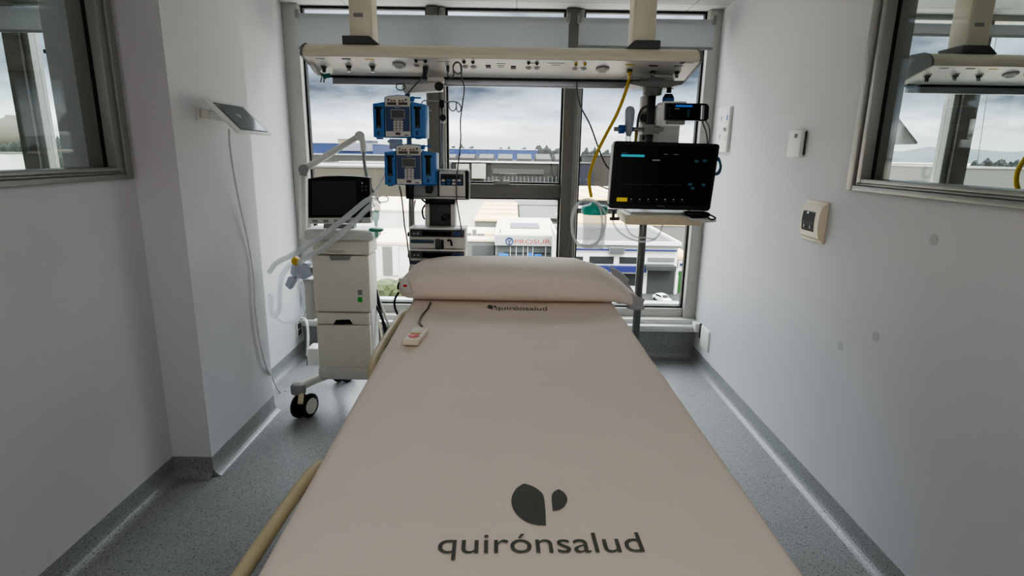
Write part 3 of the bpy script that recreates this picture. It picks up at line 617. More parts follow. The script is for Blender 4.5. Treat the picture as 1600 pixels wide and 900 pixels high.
# white plug lead on the left wall
lo = thing('wall_outlet', 'double outlet plate low on the far left wall behind the ventilator', 'outlet', PX(466, 512, XL))
MB().box(XL, XL+.009, 4.16, 4.26, .16, .28, .002).build('cover_plate', M_LGREY, lo)
MB().box(XL+.009, XL+.013, 4.18, 4.24, .225, .265, .001).box(XL+.009, XL+.013, 4.18, 4.24, .175, .215, .001).build('socket', M_DGREY, lo)
cable('white_wall_lead', [PX(470, 499, XL+.02), P(474, 497, 4.05), P(479, 503, 3.9), P(481, 520, 3.85), P(481, 540, 3.8), P(480, 556, 3.8)], .009, M_CABLEW, 'white lead looping from left wall outlet down behind the ventilator')
lone('black_adapter', MB().prism([P(480, 545, 3.82), P(484, 556, 3.82), P(484, 562, 3.82), P(479, 572, 3.82)], (0, .03, 0), .003), M_BLACK, 'black adapter hanging on the white lead beside the ventilator', 'adapter')
# ------------------------------------------------------------------ tablet on the column
def tablet():
    A, B = V((-1.392, 2.683, 1.782)), V((-1.392, 3.055, 1.781)); D = V((-1.252, 2.662, 1.640))
    t = thing('wall_tablet', 'white framed tablet tilted on a wall mount on the left column', 'tablet', (XC, 2.78, 1.7))
    u = (B-A).normalized(); w = (D-A); w = (w-u*w.dot(u)); n = u.cross(w).normalized()
    if n.x < 0: n = -n
    W = (B-A).length/2; Hh = w.length/2; wn = w.normalized(); c = A+u*W+w/2
    MB().obox(c-n*.006, u*W, wn*Hh, n*.006, .004).build('case', M_WHITE, t)
    MB().obox(c+n*.0005+u*.008, u*(W-.04), wn*(Hh-.016), n*.0008).build('bezel', M_BLACK, t)
    MB().obox(c+n*.0016+u*.008, u*(W-.046), wn*(Hh-.022), n*.0006).build('screen', M_TABG, t)
    MB().box(XC, XC+.006, 2.715, 2.79, 1.69, 1.745, .002).box(XC+.006, XC+.045, 2.735, 2.775, 1.70, 1.74, .006).build('wall_plate', M_LGREY, t)
    MB().cyl((XC+.03, 2.755, 1.72), c-n*.012, .02, .026, 14).build('mount_arm', M_CLEAR2, t)
    return t
tb = tablet()
cable('tablet_cable', [PX(358, 203, -1.34), PX(359, 225, -1.36), PX(366, 275, -1.40), PX(377, 330, -1.43), PX(389, 385, -1.443), PX(397, 440, -1.443), PX(398, 480, -1.443), PX(405, 530, -1.443), PX(415, 570, -1.443), P(425, 590, 3.28), PZ(437, 612, .008), PZ(448, 609, .008)], .0055, M_CABLEW, 'long pale cable running from the tablet down the column to the floor')
# ------------------------------------------------------------------ right pole, monitor, module rack
YR = 3.03
pl = thing('equipment_pole', 'chrome pole under the right end of the beam carrying the large monitor', 'pole', P(1000, 560, YR))
MB().prism([P(983, 131, 2.96), P(988, 126, 2.96), P(1072, 126, 2.96), P(1066, 132, 2.96), P(1042, 137, 2.96), P(1000, 134.5, 2.96)], (0, .16, 0), .004).build('mount_plate', M_CAP, pl)
cx = P(1019, 145, YR).x
MB().lathe([(.062, 0), (.06, -.02), (.05, -.045), (.046, -.075), (.03, -.08)], (cx, YR, 1.935), n=24).build('collar', M_CAP, pl)
MB().cyl((cx, YR, 1.87), (cx, YR, .42), .021, n=20).build('tube', mat('dull_chrome', (112, 112, 112), .28, .8, .03), pl)
k_ = P(1046, 132, 3.0); MB().cyl(k_, k_-V((0, 0, .04)), .012, n=12).cyl(k_-V((0, 0, .045)), k_-V((0, 0, .065)), .019, .03, 8).build('lock_screw', M_BLACK, pl)
MB().cyl(k_-V((0, 0, .064)), k_-V((0, 0, .088)), .03, .028, 12, bevel=.004).build('lock_knob', M_BLUEK, pl)
MB().rect(960, 198.5, 1037, 205.5, 2.98, .03, .003).rect(1004, 194, 1031, 210, 2.985, .09, .004).build('cross_clamp', M_GREY, pl)
rack = thing('module_rack', 'white equipment module mounted behind the pole above the monitor', 'medical module', P(1030, 225, 3.1))
MB().rect(1001, 188, 1062, 224, 3.1, .1, .004).rect(1001, 150, 1012, 222, 3.08, .05, .003).build('housing', M_LGREY, rack)
MB().cyl(P(1006, 184, 3.06), P(1006, 184, 3.09), .02, n=14, bevel=.004).build('knob', M_BLACK, rack)
MB().rect(1000, 174, 1012, 191, 3.065, .02, .002).build('bracket', M_GREY, rack)
MB().cyl(P(1006, 216, 3.05), P(1006, 216, 3.09), .011, n=8).rect(1004.5, 205, 1007.5, 216, 3.06, .01).build('screw', M_DGREY, rack)
# small monitor
sm = thing('module_monitor', 'small monitor with black glass front and blue bar above the large monitor', 'monitor', P(1070, 195, 2.9))
MB().rect(1036, 158, 1072, 195, 2.9, .14, .004).rect(1028, 163, 1040, 196, 2.95, .1, .003).build('housing', M_WHITE, sm)
mo = MB()
mo.prism([P(1040, 161, 2.88), P(1100, 161.5, 2.88), P(1105, 162.5, 2.88), P(1108, 166, 2.88), P(1107, 185, 2.88), P(1104, 188.5, 2.88), P(1100, 189, 2.88), P(1100, 187, 2.88), P(1101, 164, 2.88), P(1096, 163.5, 2.88), P(1094.5, 188.5, 2.88), P(1039, 187.5, 2.88)], (0, .035, 0))
mo.build('front_bezel', M_BLACK, sm)
MB().rect(1095, 161.5, 1101, 164, 2.88, .03).rect(1094.5, 186.5, 1101, 189, 2.88, .03).build('handle_bridge', M_BLACK, sm)
f = MB().rect(1043, 163, 1092, 186, 2.8785, .003).build('display', M_SCREEN, sm)
MB().rect(1056, 164, 1082, 167.2, 2.877, .002).build('blue_bar', mat('screen_blue', (40, 100, 190), .3, emit=.6), f)
MB().rect(1054.5, 169, 1062, 171, 2.877, .002).build('grey_caption', M_GREY, f)
for y_ in (172, 176, 180): MB().rect(1074, y_, 1077.5, y_+2.2, 2.877, .002).build('figure', M_CYAND, f)
for y_ in (168, 172, 176, 180): MB().rect(1044.5, y_, 1047.5, y_+2, 2.877, .002).build('icon', M_DGREY, f)
MB().rect(1042, 189, 1070, 194, 2.88, .04, .003).build('underside_tray', M_GREY, sm)
# suction regulator / thermometer unit
rg = thing('flow_regulator', 'grey and blue regulator clamped at the left of the pole above the monitor', 'regulator', P(982, 218, 2.97))
MB().lathe([(.012, 0), (.018, .02), (.022, .06), (.024, .1), (.024, .125), (.017, .14), (.006, .145)], P(982, 213, 2.97), n=20).build('body', mat('regulator_grey', (160, 168, 176), .4), rg)
MB().cyl(P(966, 202, 2.97), P(976, 202, 2.97), .022, n=16, bevel=.004).build('knob', M_BLUEK, rg)
MB().cyl(P(985, 202, 2.97), P(989, 202, 2.97), .013, n=12).build('blue_nut', M_BLUEK, rg)
MB().cyl(P(988, 202, 2.97), P(1006, 202.5, 2.98), .007, n=10).build('stem', M_STEEL, rg)
MB().cyl(P(979, 213, 2.96), P(979, 222, 2.96), .006, n=8).cyl(P(984, 213, 2.97), P(984, 222, 2.97), .006, n=8).build('spout', M_CLEAR2, rg)
# monitor shelf
sh = thing('monitor_shelf', 'pale shelf on the chrome pole holding the large monitor', 'shelf', P(1030, 350, 2.85))
MB().rect(979, 337, 1098, 352, 2.74, .27, .004).build('tray', M_CREAM, sh)
MB().rect(986, 332, 1085, 337.5, 2.78, .2, .006).build('monitor_foot', M_LGREY, sh)
MB().rect(953, 339.5, 968, 344.5, 2.78, .015, .002).rect(957, 328, 961, 342, 2.78, .015, .002).build('side_clamp', M_DGREY, sh)
mn = thing('patient_monitor', 'large black patient monitor with cyan bar and yellow key on the shelf', 'monitor', P(1035, 332, 2.76))
def MQ(pts, y0, d=.004): return MB().prism([P(x, y, y0) for x, y in pts], (0, d, 0), 0)
MB().prism([P(963, 220, 2.735), P(1122, 225, 2.735), P(1125, 228, 2.735), P(1110, 326, 2.715), P(1107, 329.5, 2.715), P(955, 326, 2.715), P(952, 323, 2.715), P(960.5, 223, 2.735)], (0, .06, 0), .004).build('housing', M_BLACK, mn)
MB().prism([P(958, 226, 2.745), P(963, 221, 2.745), P(954, 324, 2.728), P(951, 318, 2.728)], (0, .05, 0)).build('side_trim', M_LGREY, mn)
def MP(x, y): return PP(x, y, P(1040, 220, 2.734), V((0, 1, -.06)).normalized())
MNORM = V((0, -1, .06)).normalized()
gl = MB().quad(*[MP(x, y)+MNORM*.004 for x, y in ((967, 226), (1119, 230.5), (1106, 322), (957, 318.5))]).build('display', M_SCREEN, mn)
def mscr(x0, y0, x1, y1, m, name, sk=None):
    s = (lambda x, y: (x+(272-y)*(x-745)/3900*0+0, y))
    return MB().quad(*[MP(x, y)+MNORM*.0055 for x, y in ((x0, y0), (x1, y0+(x1-x0)*.024), (x1-(y1-y0)*.1, y1+(x1-x0)*.024), (x0-(y1-y0)*.1, y1))]).build(name, m, gl)
mscr(970.5, 241, 1007, 244.8, M_CYAN, 'cyan_bar'); mscr(971, 238.4, 980, 239.6, M_CYAND, 'caption')
mscr(963.5, 308.5, 980, 314.6, M_YELB, 'yellow_key')
mscr(1019, 249, 1031, 251.4, M_GREY, 'caption'); mscr(1037, 240.5, 1043, 241.7, M_GREY, 'caption'); mscr(1052, 241, 1060, 242.2, M_GREY, 'caption')
for xx, yy in ((1085, 250), (1098, 249.5), (1075, 286), (1096, 287), (1079, 292)): mscr(xx, yy, xx+6, yy+4, M_CYAND, 'reading')
for k in range(7): mscr(985+13.2*k, 310.3+.1*k, 987+13.2*k, 312+.1*k, M_LGREY, 'icon'); mscr(983+13.2*k, 314+.12*k, 989+13.2*k, 314.8+.12*k, M_DGREY, 'caption')
for k in range(12): mscr(972+8*k, 287+(k % 3)*.6+.1*k, 978+8*k, 287.7+(k % 3)*.6+.1*k, mat('faint_trace', (46, 54, 56), .4, emit=.06), 'trace')
a = MP(1026, 322.6)+MNORM*.0055; text_mb('PHILIPS', a, (1, 0, -.01), (0, 0, 1), w=.034, h=.0055).build('lettering', M_GREY, gl)
bt = thing('cable_tray', 'small pale tray with dark pouch and cable ends beside the monitor foot', 'tray', P(1097, 346, 2.70))
MB().prism([P(1072, 338, 2.70), P(1120, 344, 2.70), P(1120, 347, 2.70), P(1100, 348.5, 2.70), P(1076, 344, 2.70)], (0, .1, 0), .003).build('base', M_LGREY, bt)
lone('sensor_pouch', MB().prism([P(1070, 335, 2.69), P(1076, 331, 2.69), P(1108, 332, 2.69), P(1112, 336, 2.69), P(1106, 341, 2.69), P(1082, 341.5, 2.69)], (0, .07, 0), .006, True), M_BLACK, 'black sensor pouch on the small tray under the monitor corner', 'pouch')
cable('sensor_leads', [P(1104, 334, 2.70), P(1112, 337, 2.69), P(1118, 341, 2.69), P(1112, 343, 2.69), P(1106, 340, 2.69)], .004, M_BLACK, 'black sensor lead ends curling over the small tray')
lone('blue_cable_coil', MB().tube([P(1118+8*math.cos(a_)+1.2*math.cos(a_*.3), 259+13*math.sin(a_)+1.5*math.sin(a_*.7), 2.80+.004*math.sin(a_*.9)) for a_ in [k*math.pi/4 for k in range(33)]], .0035, 6, 3), mat('blue_cable', (34, 92, 120), .45), 'coil of blue cable behind the right edge of the large monitor', 'cable')
cable('hanging_wires', [P(1098, 166, 2.93), P(1102, 178, 2.94), P(1098, 190, 2.95), P(1103, 205, 2.95), P(1106, 224, 2.9)], .0035, M_CABLEG, 'thin grey wire dropping from the small monitor handle')
cable('second_wire', [P(1097, 182, 2.95), P(1107, 196, 2.96), P(1109, 212, 2.96), P(1107, 226, 2.9)], .003, M_CABLEG, 'second thin wire behind the small monitor')
cable('black_rack_cable', [P(1016, 166, 3.0), P(1006, 168, 3.0), P(999, 178, 3.0), P(996, 195, 3.0), P(994, 215, 3.0)], .0065, M_DGREY, 'dark cable arching left of the pole above the monitor')
cable('yellow_lead', [P(994, 203, 2.99), P(993, 220, 2.95), P(992, 230, 2.93)], .007, mat('ochre_lead', (150, 124, 30), .5), 'short ochre lead beside the blue and grey regulator')
cable('grey_beam_cable', [P(901.5, 127, 3.1), P(902, 145, 3.08), P(908, 168, 3.05), P(922, 195, 3.0), P(934, 228, 2.95), P(945, 255, 2.9), P(956, 268, 2.88)], .0042, M_CABLEG, 'grey cable drooping from beam to left edge of the large monitor')
yh = thing('yellow_gas_hose', 'yellow gas hose hanging from the beam down to the suction canister', 'hose', P(984, 120, 3.05))
MB().tube([FP(984, 110)+FN*.03, P(983, 124, 3.02), P(977, 145, 3.0), P(964, 178, 2.98), P(945, 214, 2.95), P(930, 245, 2.93), P(921.5, 273, 2.91), P(921, 290, 2.90), P(924, 308, 2.9)], .0085, 10, 6).build('tube', M_YEL, yh)
MB().cyl(FP(984, 109)+FN*.014, P(983.5, 122, 3.02), .014, .011, 12, bevel=.002).build('coupling', M_LGREY, yh)
# suction canister
YS = 2.88
sc_ = thing('suction_canister', 'clear suction canister with teal lid left of the large monitor', 'canister', P(927, 388, YS))
cz0, cz1 = P(927, 387, YS), P(929, 325, YS)
MB().lathe([(.001, 0), (.05, 0), (.055, .01), (.058, (cz1.z-cz0.z)*.5), (.06, cz1.z-cz0.z)], cz0, n=28).build('jar', M_CLEAR, sc_)
MB().lathe([(.056, -.03), (.063, -.03), (.065, -.02), (.065, .004), (.05, .014), (.03, .018), (.012, .034), (.01, .036)], cz1, n=28).build('lid', M_TEAL, sc_)
MB().rect(944, 320, 957, 326, YS, .02, .003).build('bracket', M_CLEAR2, sc_)
ct = MB()
loops = []
for k in range(0, 29):
    a_ = k*math.pi/6; rx = 26+3*math.sin(k*.9); ry = 38+2*math.cos(k*1.3)
    loops.append(P(916+rx*math.cos(a_)+(k/28)*4, 349+ry*math.sin(a_)*.98, YS-.065-.0012*k))
ct.tube(loops, .0052, 8, 4)
lone('suction_tubing', ct, M_CLEAR2, 'coiled clear tubing looped around the suction canister', 'hose')
cable('drooping_tube', [P(956, 330, 2.86), P(960, 352, 2.86), P(975, 368, 2.86), P(998, 377, 2.87), P(1018, 376, 2.88), P(1030, 366, 2.9), P(1036, 350, 2.92)], .0052, M_CLEAR2, 'clear tube sagging below the monitor shelf, lower loop', 'hose')
cable('sagging_tube', [P(976, 345, 2.84), P(981, 360, 2.84), P(992, 370, 2.85), P(1010, 372, 2.86), P(1024, 374, 2.88)], .0045, M_CLEAR2, 'shorter clear tube under the monitor shelf near its left end', 'hose')
# ------------------------------------------------------------------ right wall fittings
def on_wall(x0, y0, x1, y1):
    a, b, c_, d_ = PX(x0, y0, XR), PX(x1, y0, XR), PX(x0, y1, XR), PX(x1, y1, XR)
    return min(b.y, d_.y), max(a.y, c_.y), (c_.z+d_.z)/2, (a.z+b.z)/2
wp = thing('wall_gauge_panel', 'white wall panel with small readout near the window on the right wall', 'panel', (XR, 4.06, 1.6))
MB().box(XR-.02, XR, 3.955, 4.175, 1.592, 1.888, .003).build('casing', M_WHITE, wp)
def wbox(y0, y1, z0, z1, m, name, t=wp, d=.0215): return MB().box(XR-d, XR-.015, y0, y1, z0, z1).build(name, m, t)
wbox(3.985, 4.0, 1.80, 1.835, M_BLUEK, 'blue_label'); wbox(3.985, 4.05, 1.725, 1.76, M_LGREY, 'readout_frame', d=.023); wbox(3.995, 4.025, 1.73, 1.752, M_DGREY, 'readout', d=.0245)
wbox(3.985, 4.01, 1.665, 1.70, M_CREAM, 'yellow_label'); wbox(4.095, 4.102, 1.80, 1.835, M_DGREY, 'caption'); wbox(4.095, 4.102, 1.68, 1.715, M_DGREY, 'caption'); wbox(4.055, 4.07, 1.728, 1.732, M_DGREY, 'caption'); wbox(4.055, 4.07, 1.75, 1.754, M_DGREY, 'caption')
th = thing('thermostat', 'small white thermostat on the right wall above the call panel', 'thermostat', (XR, 2.99, 1.57))
MB().box(XR-.026, XR, 2.925, 3.06, 1.568, 1.70, .005).build('casing', M_WHITE, th)
MB().box(XR-.0275, XR-.02, 2.965, 2.993, 1.662, 1.682).build('readout', M_DGREY, th)
MB().box(XR-.009, XR-.001, 2.919, 2.926, 1.578, 1.692, .002).build('side_vent', M_DGREY, th)
cp = thing('nurse_call_station', 'cream wall plate with black curved call panel on the right wall', 'call panel', (XR, 2.72, 1.18))
pro = [(0, 0), (.006, 0), (.03, .018), (.038, .05), (.04, .09), (.038, .13), (.03, .162), (.006, .18), (0, .18)]
MB().prism([(XR-a_, 2.632, 1.183+b_) for a_, b_ in pro], (0, .034, 0)).prism([(XR-a_*.9, 2.66, 1.183+b_) for a_, b_ in pro], (0, .148, 0)).box(XR-.012, XR, 2.628, 2.819, 1.178, 1.368, .003).build('wall_plate', mat('ivory_plate', (226, 214, 190), .4), cp)
pr2 = [(.02, .022), (.0365, .05), (.0395, .09), (.0365, .13), (.02, .158)]
fb = MB().prism([(XR-a_, 2.668, 1.183+b_) for a_, b_ in pr2], (0, .118, 0)).build('button_panel', mat('charcoal_panel', (28, 31, 34), .5, spec=.15), cp)
for yy, zz in ((2.70, 1.248), (2.755, 1.248)): MB().box(XR-.0405, XR-.034, yy-.008, yy+.008, zz-.008, zz+.008, .001).build('button', M_GREY, fb)
MB().box(XR-.0405, XR-.034, 2.735, 2.74, 1.309, 1.315).build('indicator', mat('white_led', (240, 245, 245), .3, emit=1), fb)
so = thing('socket_plate', 'white double socket plate low at the far end of the right wall', 'outlet', (XR, 4.1, .17))
MB().box(XR-.012, XR, 3.96, 4.13, .17, .325, .002).build('cover_plate', M_WHITE, so)
MB().box(XR-.014, XR-.001, 4.15, 4.165, .215, .33, .002).build('side_lid', M_DGREY, so)
MB().box(XR-.04, XR-.001, 4.18, 4.26, .25, .32, .006).build('rocker', M_WHITE, so)
for (x_, y_) in ((1313, 541), (1368, 526), (1459, 375)):
    c = PX(x_, y_, XR)
    lone('wall_plug', MB().cyl(c, c-V((.0012, 0, 0)), .02, n=20), mat('filler_patch', (190, 190, 193), .7), {1313: 'faint grey filler spot on the right wall, lowest of three', 1368: 'faint grey filler spot on the right wall, middle one beside the lowest', 1459: 'faint grey filler spot on the right wall near the side window, topmost'}[x_], 'wall mark')
# ------------------------------------------------------------------ bed
bed = thing('hospital_bed', 'long hospital bed in the middle of the room with beige side rails', 'bed', (0, 1.6, 0))
MB().box(-.42, .5, .5, 2.78, .5, .6, .02).box(-.36, .44, .7, 2.6, .28, .5, .02).build('frame', M_LGREY, bed)
MB().box(-.455, .5, .52, 2.74, .6, .80, .03, 3).build('mattress', M_GREY, bed)
for xx in (-.36, .44):
    for yy in (.62, 2.6):
        lg = MB().cyl((xx, yy, .5), (xx, yy, .14), .025).build('leg', M_LGREY, bed)
        MB().cyl((xx-.02, yy, .07), (xx+.02, yy, .07), .069, n=22, bevel=.008).build('castor', M_BLACK, lg)
rl = MB().tube([(-.485, 1.42, .56), (-.492, 1.43, .66), (-.498, 1.405, .728), (-.512, 1.35, .748), (-.522, 1.2, .75), (-.527, .9, .75), (-.527, .5, .75), (-.5, .42, .73), (-.485, .4, .56)], .0165, 12, 6).build('side_rail', M_BEIGE, bed)
rl = MB().tube([(-.50, 2.86, .62), (-.535, 2.85, .70), (-.543, 2.78, .775), (-.54, 2.5, .785), (-.533, 2.2, .785), (-.522, 2.02, .77), (-.50, 1.97, .68), (-.485, 1.97, .56)], .0165, 12, 6).build('side_rail', M_BEIGE, bed)
MB().box(-.42, .5, 2.8, 2.83, .55, .84, .02).build('headboard', M_BEIGE, bed)
def zt(y): return .85 + .035*max(0, min(1, (y-1.75)/.85))**1.3
def xl(y): return (-.446-.033*(y-.85))*((CAMH-zt(y))/(CAMH-.85))
def xr(y): return (.537-.013*(y-.85))*((CAMH-zt(y))/(CAMH-.85))
def sheet(u, vv):
    y = .44+(2.80-.44)*vv
    a, b = xl(y), xr(y); rr = .03; z = zt(y)
    endz = 0
    # path across: skirt up, rounded edge, flat, rounded edge, skirt down
    L = [(a-.006, z-.2), (a-.003, z-.12), (a, z-.05), (a+.001, z-.03), (a+.006, z-.014), (a+.016, z-.005), (a+.03, z)]
    Rr = [(b-.03, z), (b-.016, z-.005), (b-.006, z-.014), (b-.001, z-.03), (b, z-.05), (b+.003, z-.12), (b+.006, z-.2)]
    mid = [(a+.03+(b-a-.06)*k/34, z) for k in range(1, 34)]
    pth = L+mid+Rr; i = round(u*(len(pth)-1)); x, zz = pth[i]
    w = .0022*noise.noise(V((x*3, y*5, 1)))+.0012*noise.noise(V((x*9, y*12, 4)))
    w += .003*math.exp(-((y-1.36-.04*math.sin(x*3))/.02)**2)*(.5+.5*noise.noise(V((x*4, 2, 0)))) + .003*math.exp(-((y-2.06-.03*x)/.018)**2)*max(0, noise.noise(V((x*3+5, 2, 0)))+.3) + .003*math.exp(-((y-2.38+.02*x)/.012)**2)*max(0, .6-abs(x-.05)*2)
    if vv > .985: zz -= .05
    return V((x, y, zz+w))
sht = MB().grid(sheet, 46, 150).build('bed_sheet', M_SHEET)
tag(sht, 'taupe printed sheet stretched over the hospital bed mattress', 'sheet')
def lift(p, e=.0022):
    return V((p.x, p.y, zt(p.y)+e+.0022*noise.noise(V((p.x*3, p.y*5, 1)))+.0012*noise.noise(V((p.x*9, p.y*12, 4)))))
def cr_(x, y): return (x/3.8095+640, y/3.8095+720)
def smooth_poly(pts, sub=5):
    out = []; n = len(pts)
    for i in range(n):
        (p0, s0), (p1, s1) = pts[i], pts[(i+1) % n]
        q0 = pts[i-1][0] if not s0 else p0; q3 = pts[(i+2) % n][0] if not s1 else p1
        for k in range(sub):
            t = k/sub
            f = lambda a, b, c, d: .5*(2*b+(c-a)*t+(2*a-5*b+4*c-d)*t*t+(3*b-a-3*c+d)*t**3)
            out.append((f(q0[0], p0[0], p1[0], q3[0]), f(q0[1], p0[1], p1[1], q3[1])))
    return out
BIG = [((680, 133), 1), ((640, 158), 0), ((615, 195), 0), ((606, 238), 0), ((615, 280), 0), ((645, 325), 0), ((695, 361), 0), ((752, 379), 0), ((812, 383), 1), ((808, 290), 0), ((798, 208), 0), ((770, 172), 0), ((728, 147), 0)]
SML = [((888, 166), 1), ((862, 180), 0), ((847, 205), 0), ((848, 250), 0), ((853, 294), 1), ((886, 290), 0), ((918, 271), 0), ((938, 236), 0), ((935, 210), 0), ((916, 183), 0)]
lg = MB()
for sh_ in (BIG, SML):
    pts = [lift(PZ(*cr_(x, y), .8522)) for x, y in smooth_poly(sh_)]
    c = sum(pts, V((0, 0, 0)))/len(pts)
    n_ = len(pts); lg._new(pts+[lift(c)], [(i, (i+1) % n_, n_) for i in range(n_)])
lg.build('printed_emblem', M_PRINT, sht)
a, b = PZ(683, 864.5, .8522), PZ(1008, 861.5, .8522); tp = PZ(1000, 831.3, .8522)
xd = (b-a).normalized(); yd = V((-xd.y, xd.x, 0)); yd = (yd-xd*.0).normalized()
tx = text_mb('quirónsalud', a, xd, yd, w=(b-a).length, h=(tp-a).dot(yd), thick=0)
for v_ in tx.bm.verts: v_.co = lift(v_.co)
tx.build('printed_wordmark', M_PRINT, sht)
# repeated print near the pillow
a, b = PZ(774, 482, .886), PZ(855, 483.5, .886); xd = (b-a).normalized(); yd = V((-xd.y, xd.x, 0))
tx = text_mb('quirónsalud', a, xd, yd, w=(b-a).length, h=.052, thick=0)
for v_ in tx.bm.verts: v_.co = lift(v_.co)
tx.build('printed_wordmark', M_PRINT, sht)
lg = MB(); bx = PZ(761, 482, .886)
for sh_ in (BIG, SML):
    pts = [lift(V((bx.x+(x-606)*.00012, bx.y+.012+(383-y)*.00022, 0))) for x, y in smooth_poly(sh_)]
    c = sum(pts, V((0, 0, 0)))/len(pts); n_ = len(pts); lg._new(pts+[lift(c)], [(i, (i+1) % n_, n_) for i in range(n_)])
lg.build('printed_emblem', M_PRINT, sht)
# pillow
KEY = [(-.545, .02, .06, .93), (-.54, .06, .10, .905), (-.52, .10, .14, .888), (-.49, .145, .165, .882), (-.44, .178, .185, .88), (-.34, .195, .195, .88), (-.1, .203, .2, .88), (.15, .203, .2, .88), (.31, .196, .195, .88), (.40, .172, .185, .88), (.47, .14, .17, .878), (.53, .108, .15, .868), (.575, .075, .12, .855), (.61, .055, .10, .845), (.635, .035, .08, .838), (.645, .012, .05, .838)]
def pk(t):
    x = KEY[0][0]+(KEY[-1][0]-KEY[0][0])*t
    for i in range(len(KEY)-1):
        if KEY[i][0] <= x <= KEY[i+1][0]+1e-9:
            f = (x-KEY[i][0])/(KEY[i+1][0]-KEY[i][0]); return [KEY[i][k]+(KEY[i+1][k]-KEY[i][k])*f for k in range(4)]
    return KEY[-1]
XSQ = [k/70 for k in range(71)]
def pillow(u, vv):
    t = .5-.5*math.cos(math.pi*u); t = .5*t+.5*u
    x, hh, dd, zb = pk(t); hh *= .925; a_ = 2*math.pi*vv
    cs, sn = math.cos(a_), math.sin(a_); e = .72
    y = 2.745+dd*math.copysign(abs(cs)**e, cs)
    z = zb+hh/2+hh/2*math.copysign(abs(sn)**(.9 if sn > 0 else .5), sn)
    w = .004*noise.noise(V((x*6, y*9, z*9)))+.003*noise.noise(V((x*18, y*6, z*20)))
    return V((x, y-w, z+w*(1 if sn > 0 else .0)))
pw = thing('pillow', 'long taupe pillow lying across the head of the bed', 'pillow', (.03, 2.74, .885))
MB().grid(pillow, 90, 44).build('cushion', M_PILLOW, pw)
def flap(pts, th=.006): return MB().prism(pts, (0, th, 0), .002)
MB().prism([P(952, 416, 2.80), P(968, 424, 2.80), P(984, 437, 2.79), P(981, 441, 2.78), P(992, 458, 2.77), P(975, 446, 2.76), P(958, 430, 2.77)], (0, .03, 0), .004, True).build('case_flap', M_PILLOWG, pw)
MB().grid(lambda u, vv: P(978+28*u+1.5*math.sin(vv*9), 455+12*u+(26-10*u*u)*vv, 2.655-.03*math.sin(u*3)*(.5+vv)+.004*math.sin(vv*14)), 10, 10).build('case_flap', M_PILLOWG, pw)
MB().prism([P(641, 434, 2.80), P(652, 417, 2.80), P(668, 411, 2.80), P(664, 420, 2.80)], (0, .03, 0), .003).build('case_flap', M_PILLOWG, pw)
# handset
A_, B_ = PZ(641, 545, .853), PZ(659, 523, .853)
hs = thing('bed_handset', 'cream remote handset with red and yellow buttons lying on the sheet', 'remote', (A_+B_)/2)
u = (B_-A_); u.z = 0; L_ = u.length/2; u.normalize(); w = V((u.y, -u.x, 0)); zc = zt((A_.y+B_.y)/2)
c = (A_+B_)/2; c.z = zc+.015; up = V((0, 0, 1))
MB().obox(c, u*L_, w*.03, up*.011, .006, 3).build('case', mat('handset_ivory', (224, 214, 194), .4), hs)
cr2 = c-u*(L_*.42)+up*.0112
MB().prism([cr2+u*(.021*math.cos(k*math.pi/10))+w*(.021*math.sin(k*math.pi/10)) for k in range(20)], up*.0022).build('red_button', M_RED, hs)
MB().obox(cr2+up*.0024, u*.003, w*.005, up*.0006).build('cross_mark', M_WHITE, hs)
for sgn in (-1, 1): MB().obox(c+u*(-L_*.42+.034)+w*(.011*sgn)+up*.0112, u*.006, w*.0095, up*.0015, .001).build('yellow_button', mat('mustard', (170, 142, 0), .4), hs)
hc = [lift(PZ(660, 522, .862), .012), lift(PZ(661, 514, .866), .006), lift(PZ(655.5, 505, .87), .005), lift(PZ(660, 493, .876), .005), lift(PZ(668, 484, .88), .005), lift(PZ(673, 474, .885), .006)]
cable('handset_cord', hc, .0042, M_CABLEG, 'grey cord from the remote handset to under the pillow')
# ------------------------------------------------------------------ neighbouring rooms
bm2 = copy_tree(beam); bm2.location.x += 3.0
bm2['label'] = 'supply beam of the next room seen through the right side window'
tb2 = copy_tree(tb); tb2.location.x = XR+.1; tb2.location.x += .09
tb2['label'] = 'tablet edge of the next room seen at the left of the right side window'
struct('wall_pier', MB().box(XR+.1, XR+.17, CY0+.05, CY1, 0, ZC), M_WALL)
lone('next_room_hose', MB().tube([P(1612, 235, 3.0), P(1600, 250, 3.0), P(1590, 268, 3.0), P(1588, 285, 3.0), P(1592, 300, 3.0), P(1600, 330, 3.0)], .012, 10, 5), M_YEL, 'yellow hose curve in the next room at the right picture edge', 'hose')
wd = thing('wall_dispenser', 'pale bracket with dark top edge on the pier beyond the left side window', 'dispenser', P(80, 90, 2.62))
MB().prism([P(69, 82, 2.62), P(90, 84, 2.62), P(90, 100, 2.62), P(82, 96, 2.62), P(74, 89, 2.62)], (0, .06, 0), .004).build('body', M_LGREY, wd)
MB().prism([P(67, 77, 2.615), P(90, 78, 2.615), P(90, 84, 2.615), P(68, 83, 2.615)], (0, .07, 0)).build('top_edge', M_DGREY, wd)
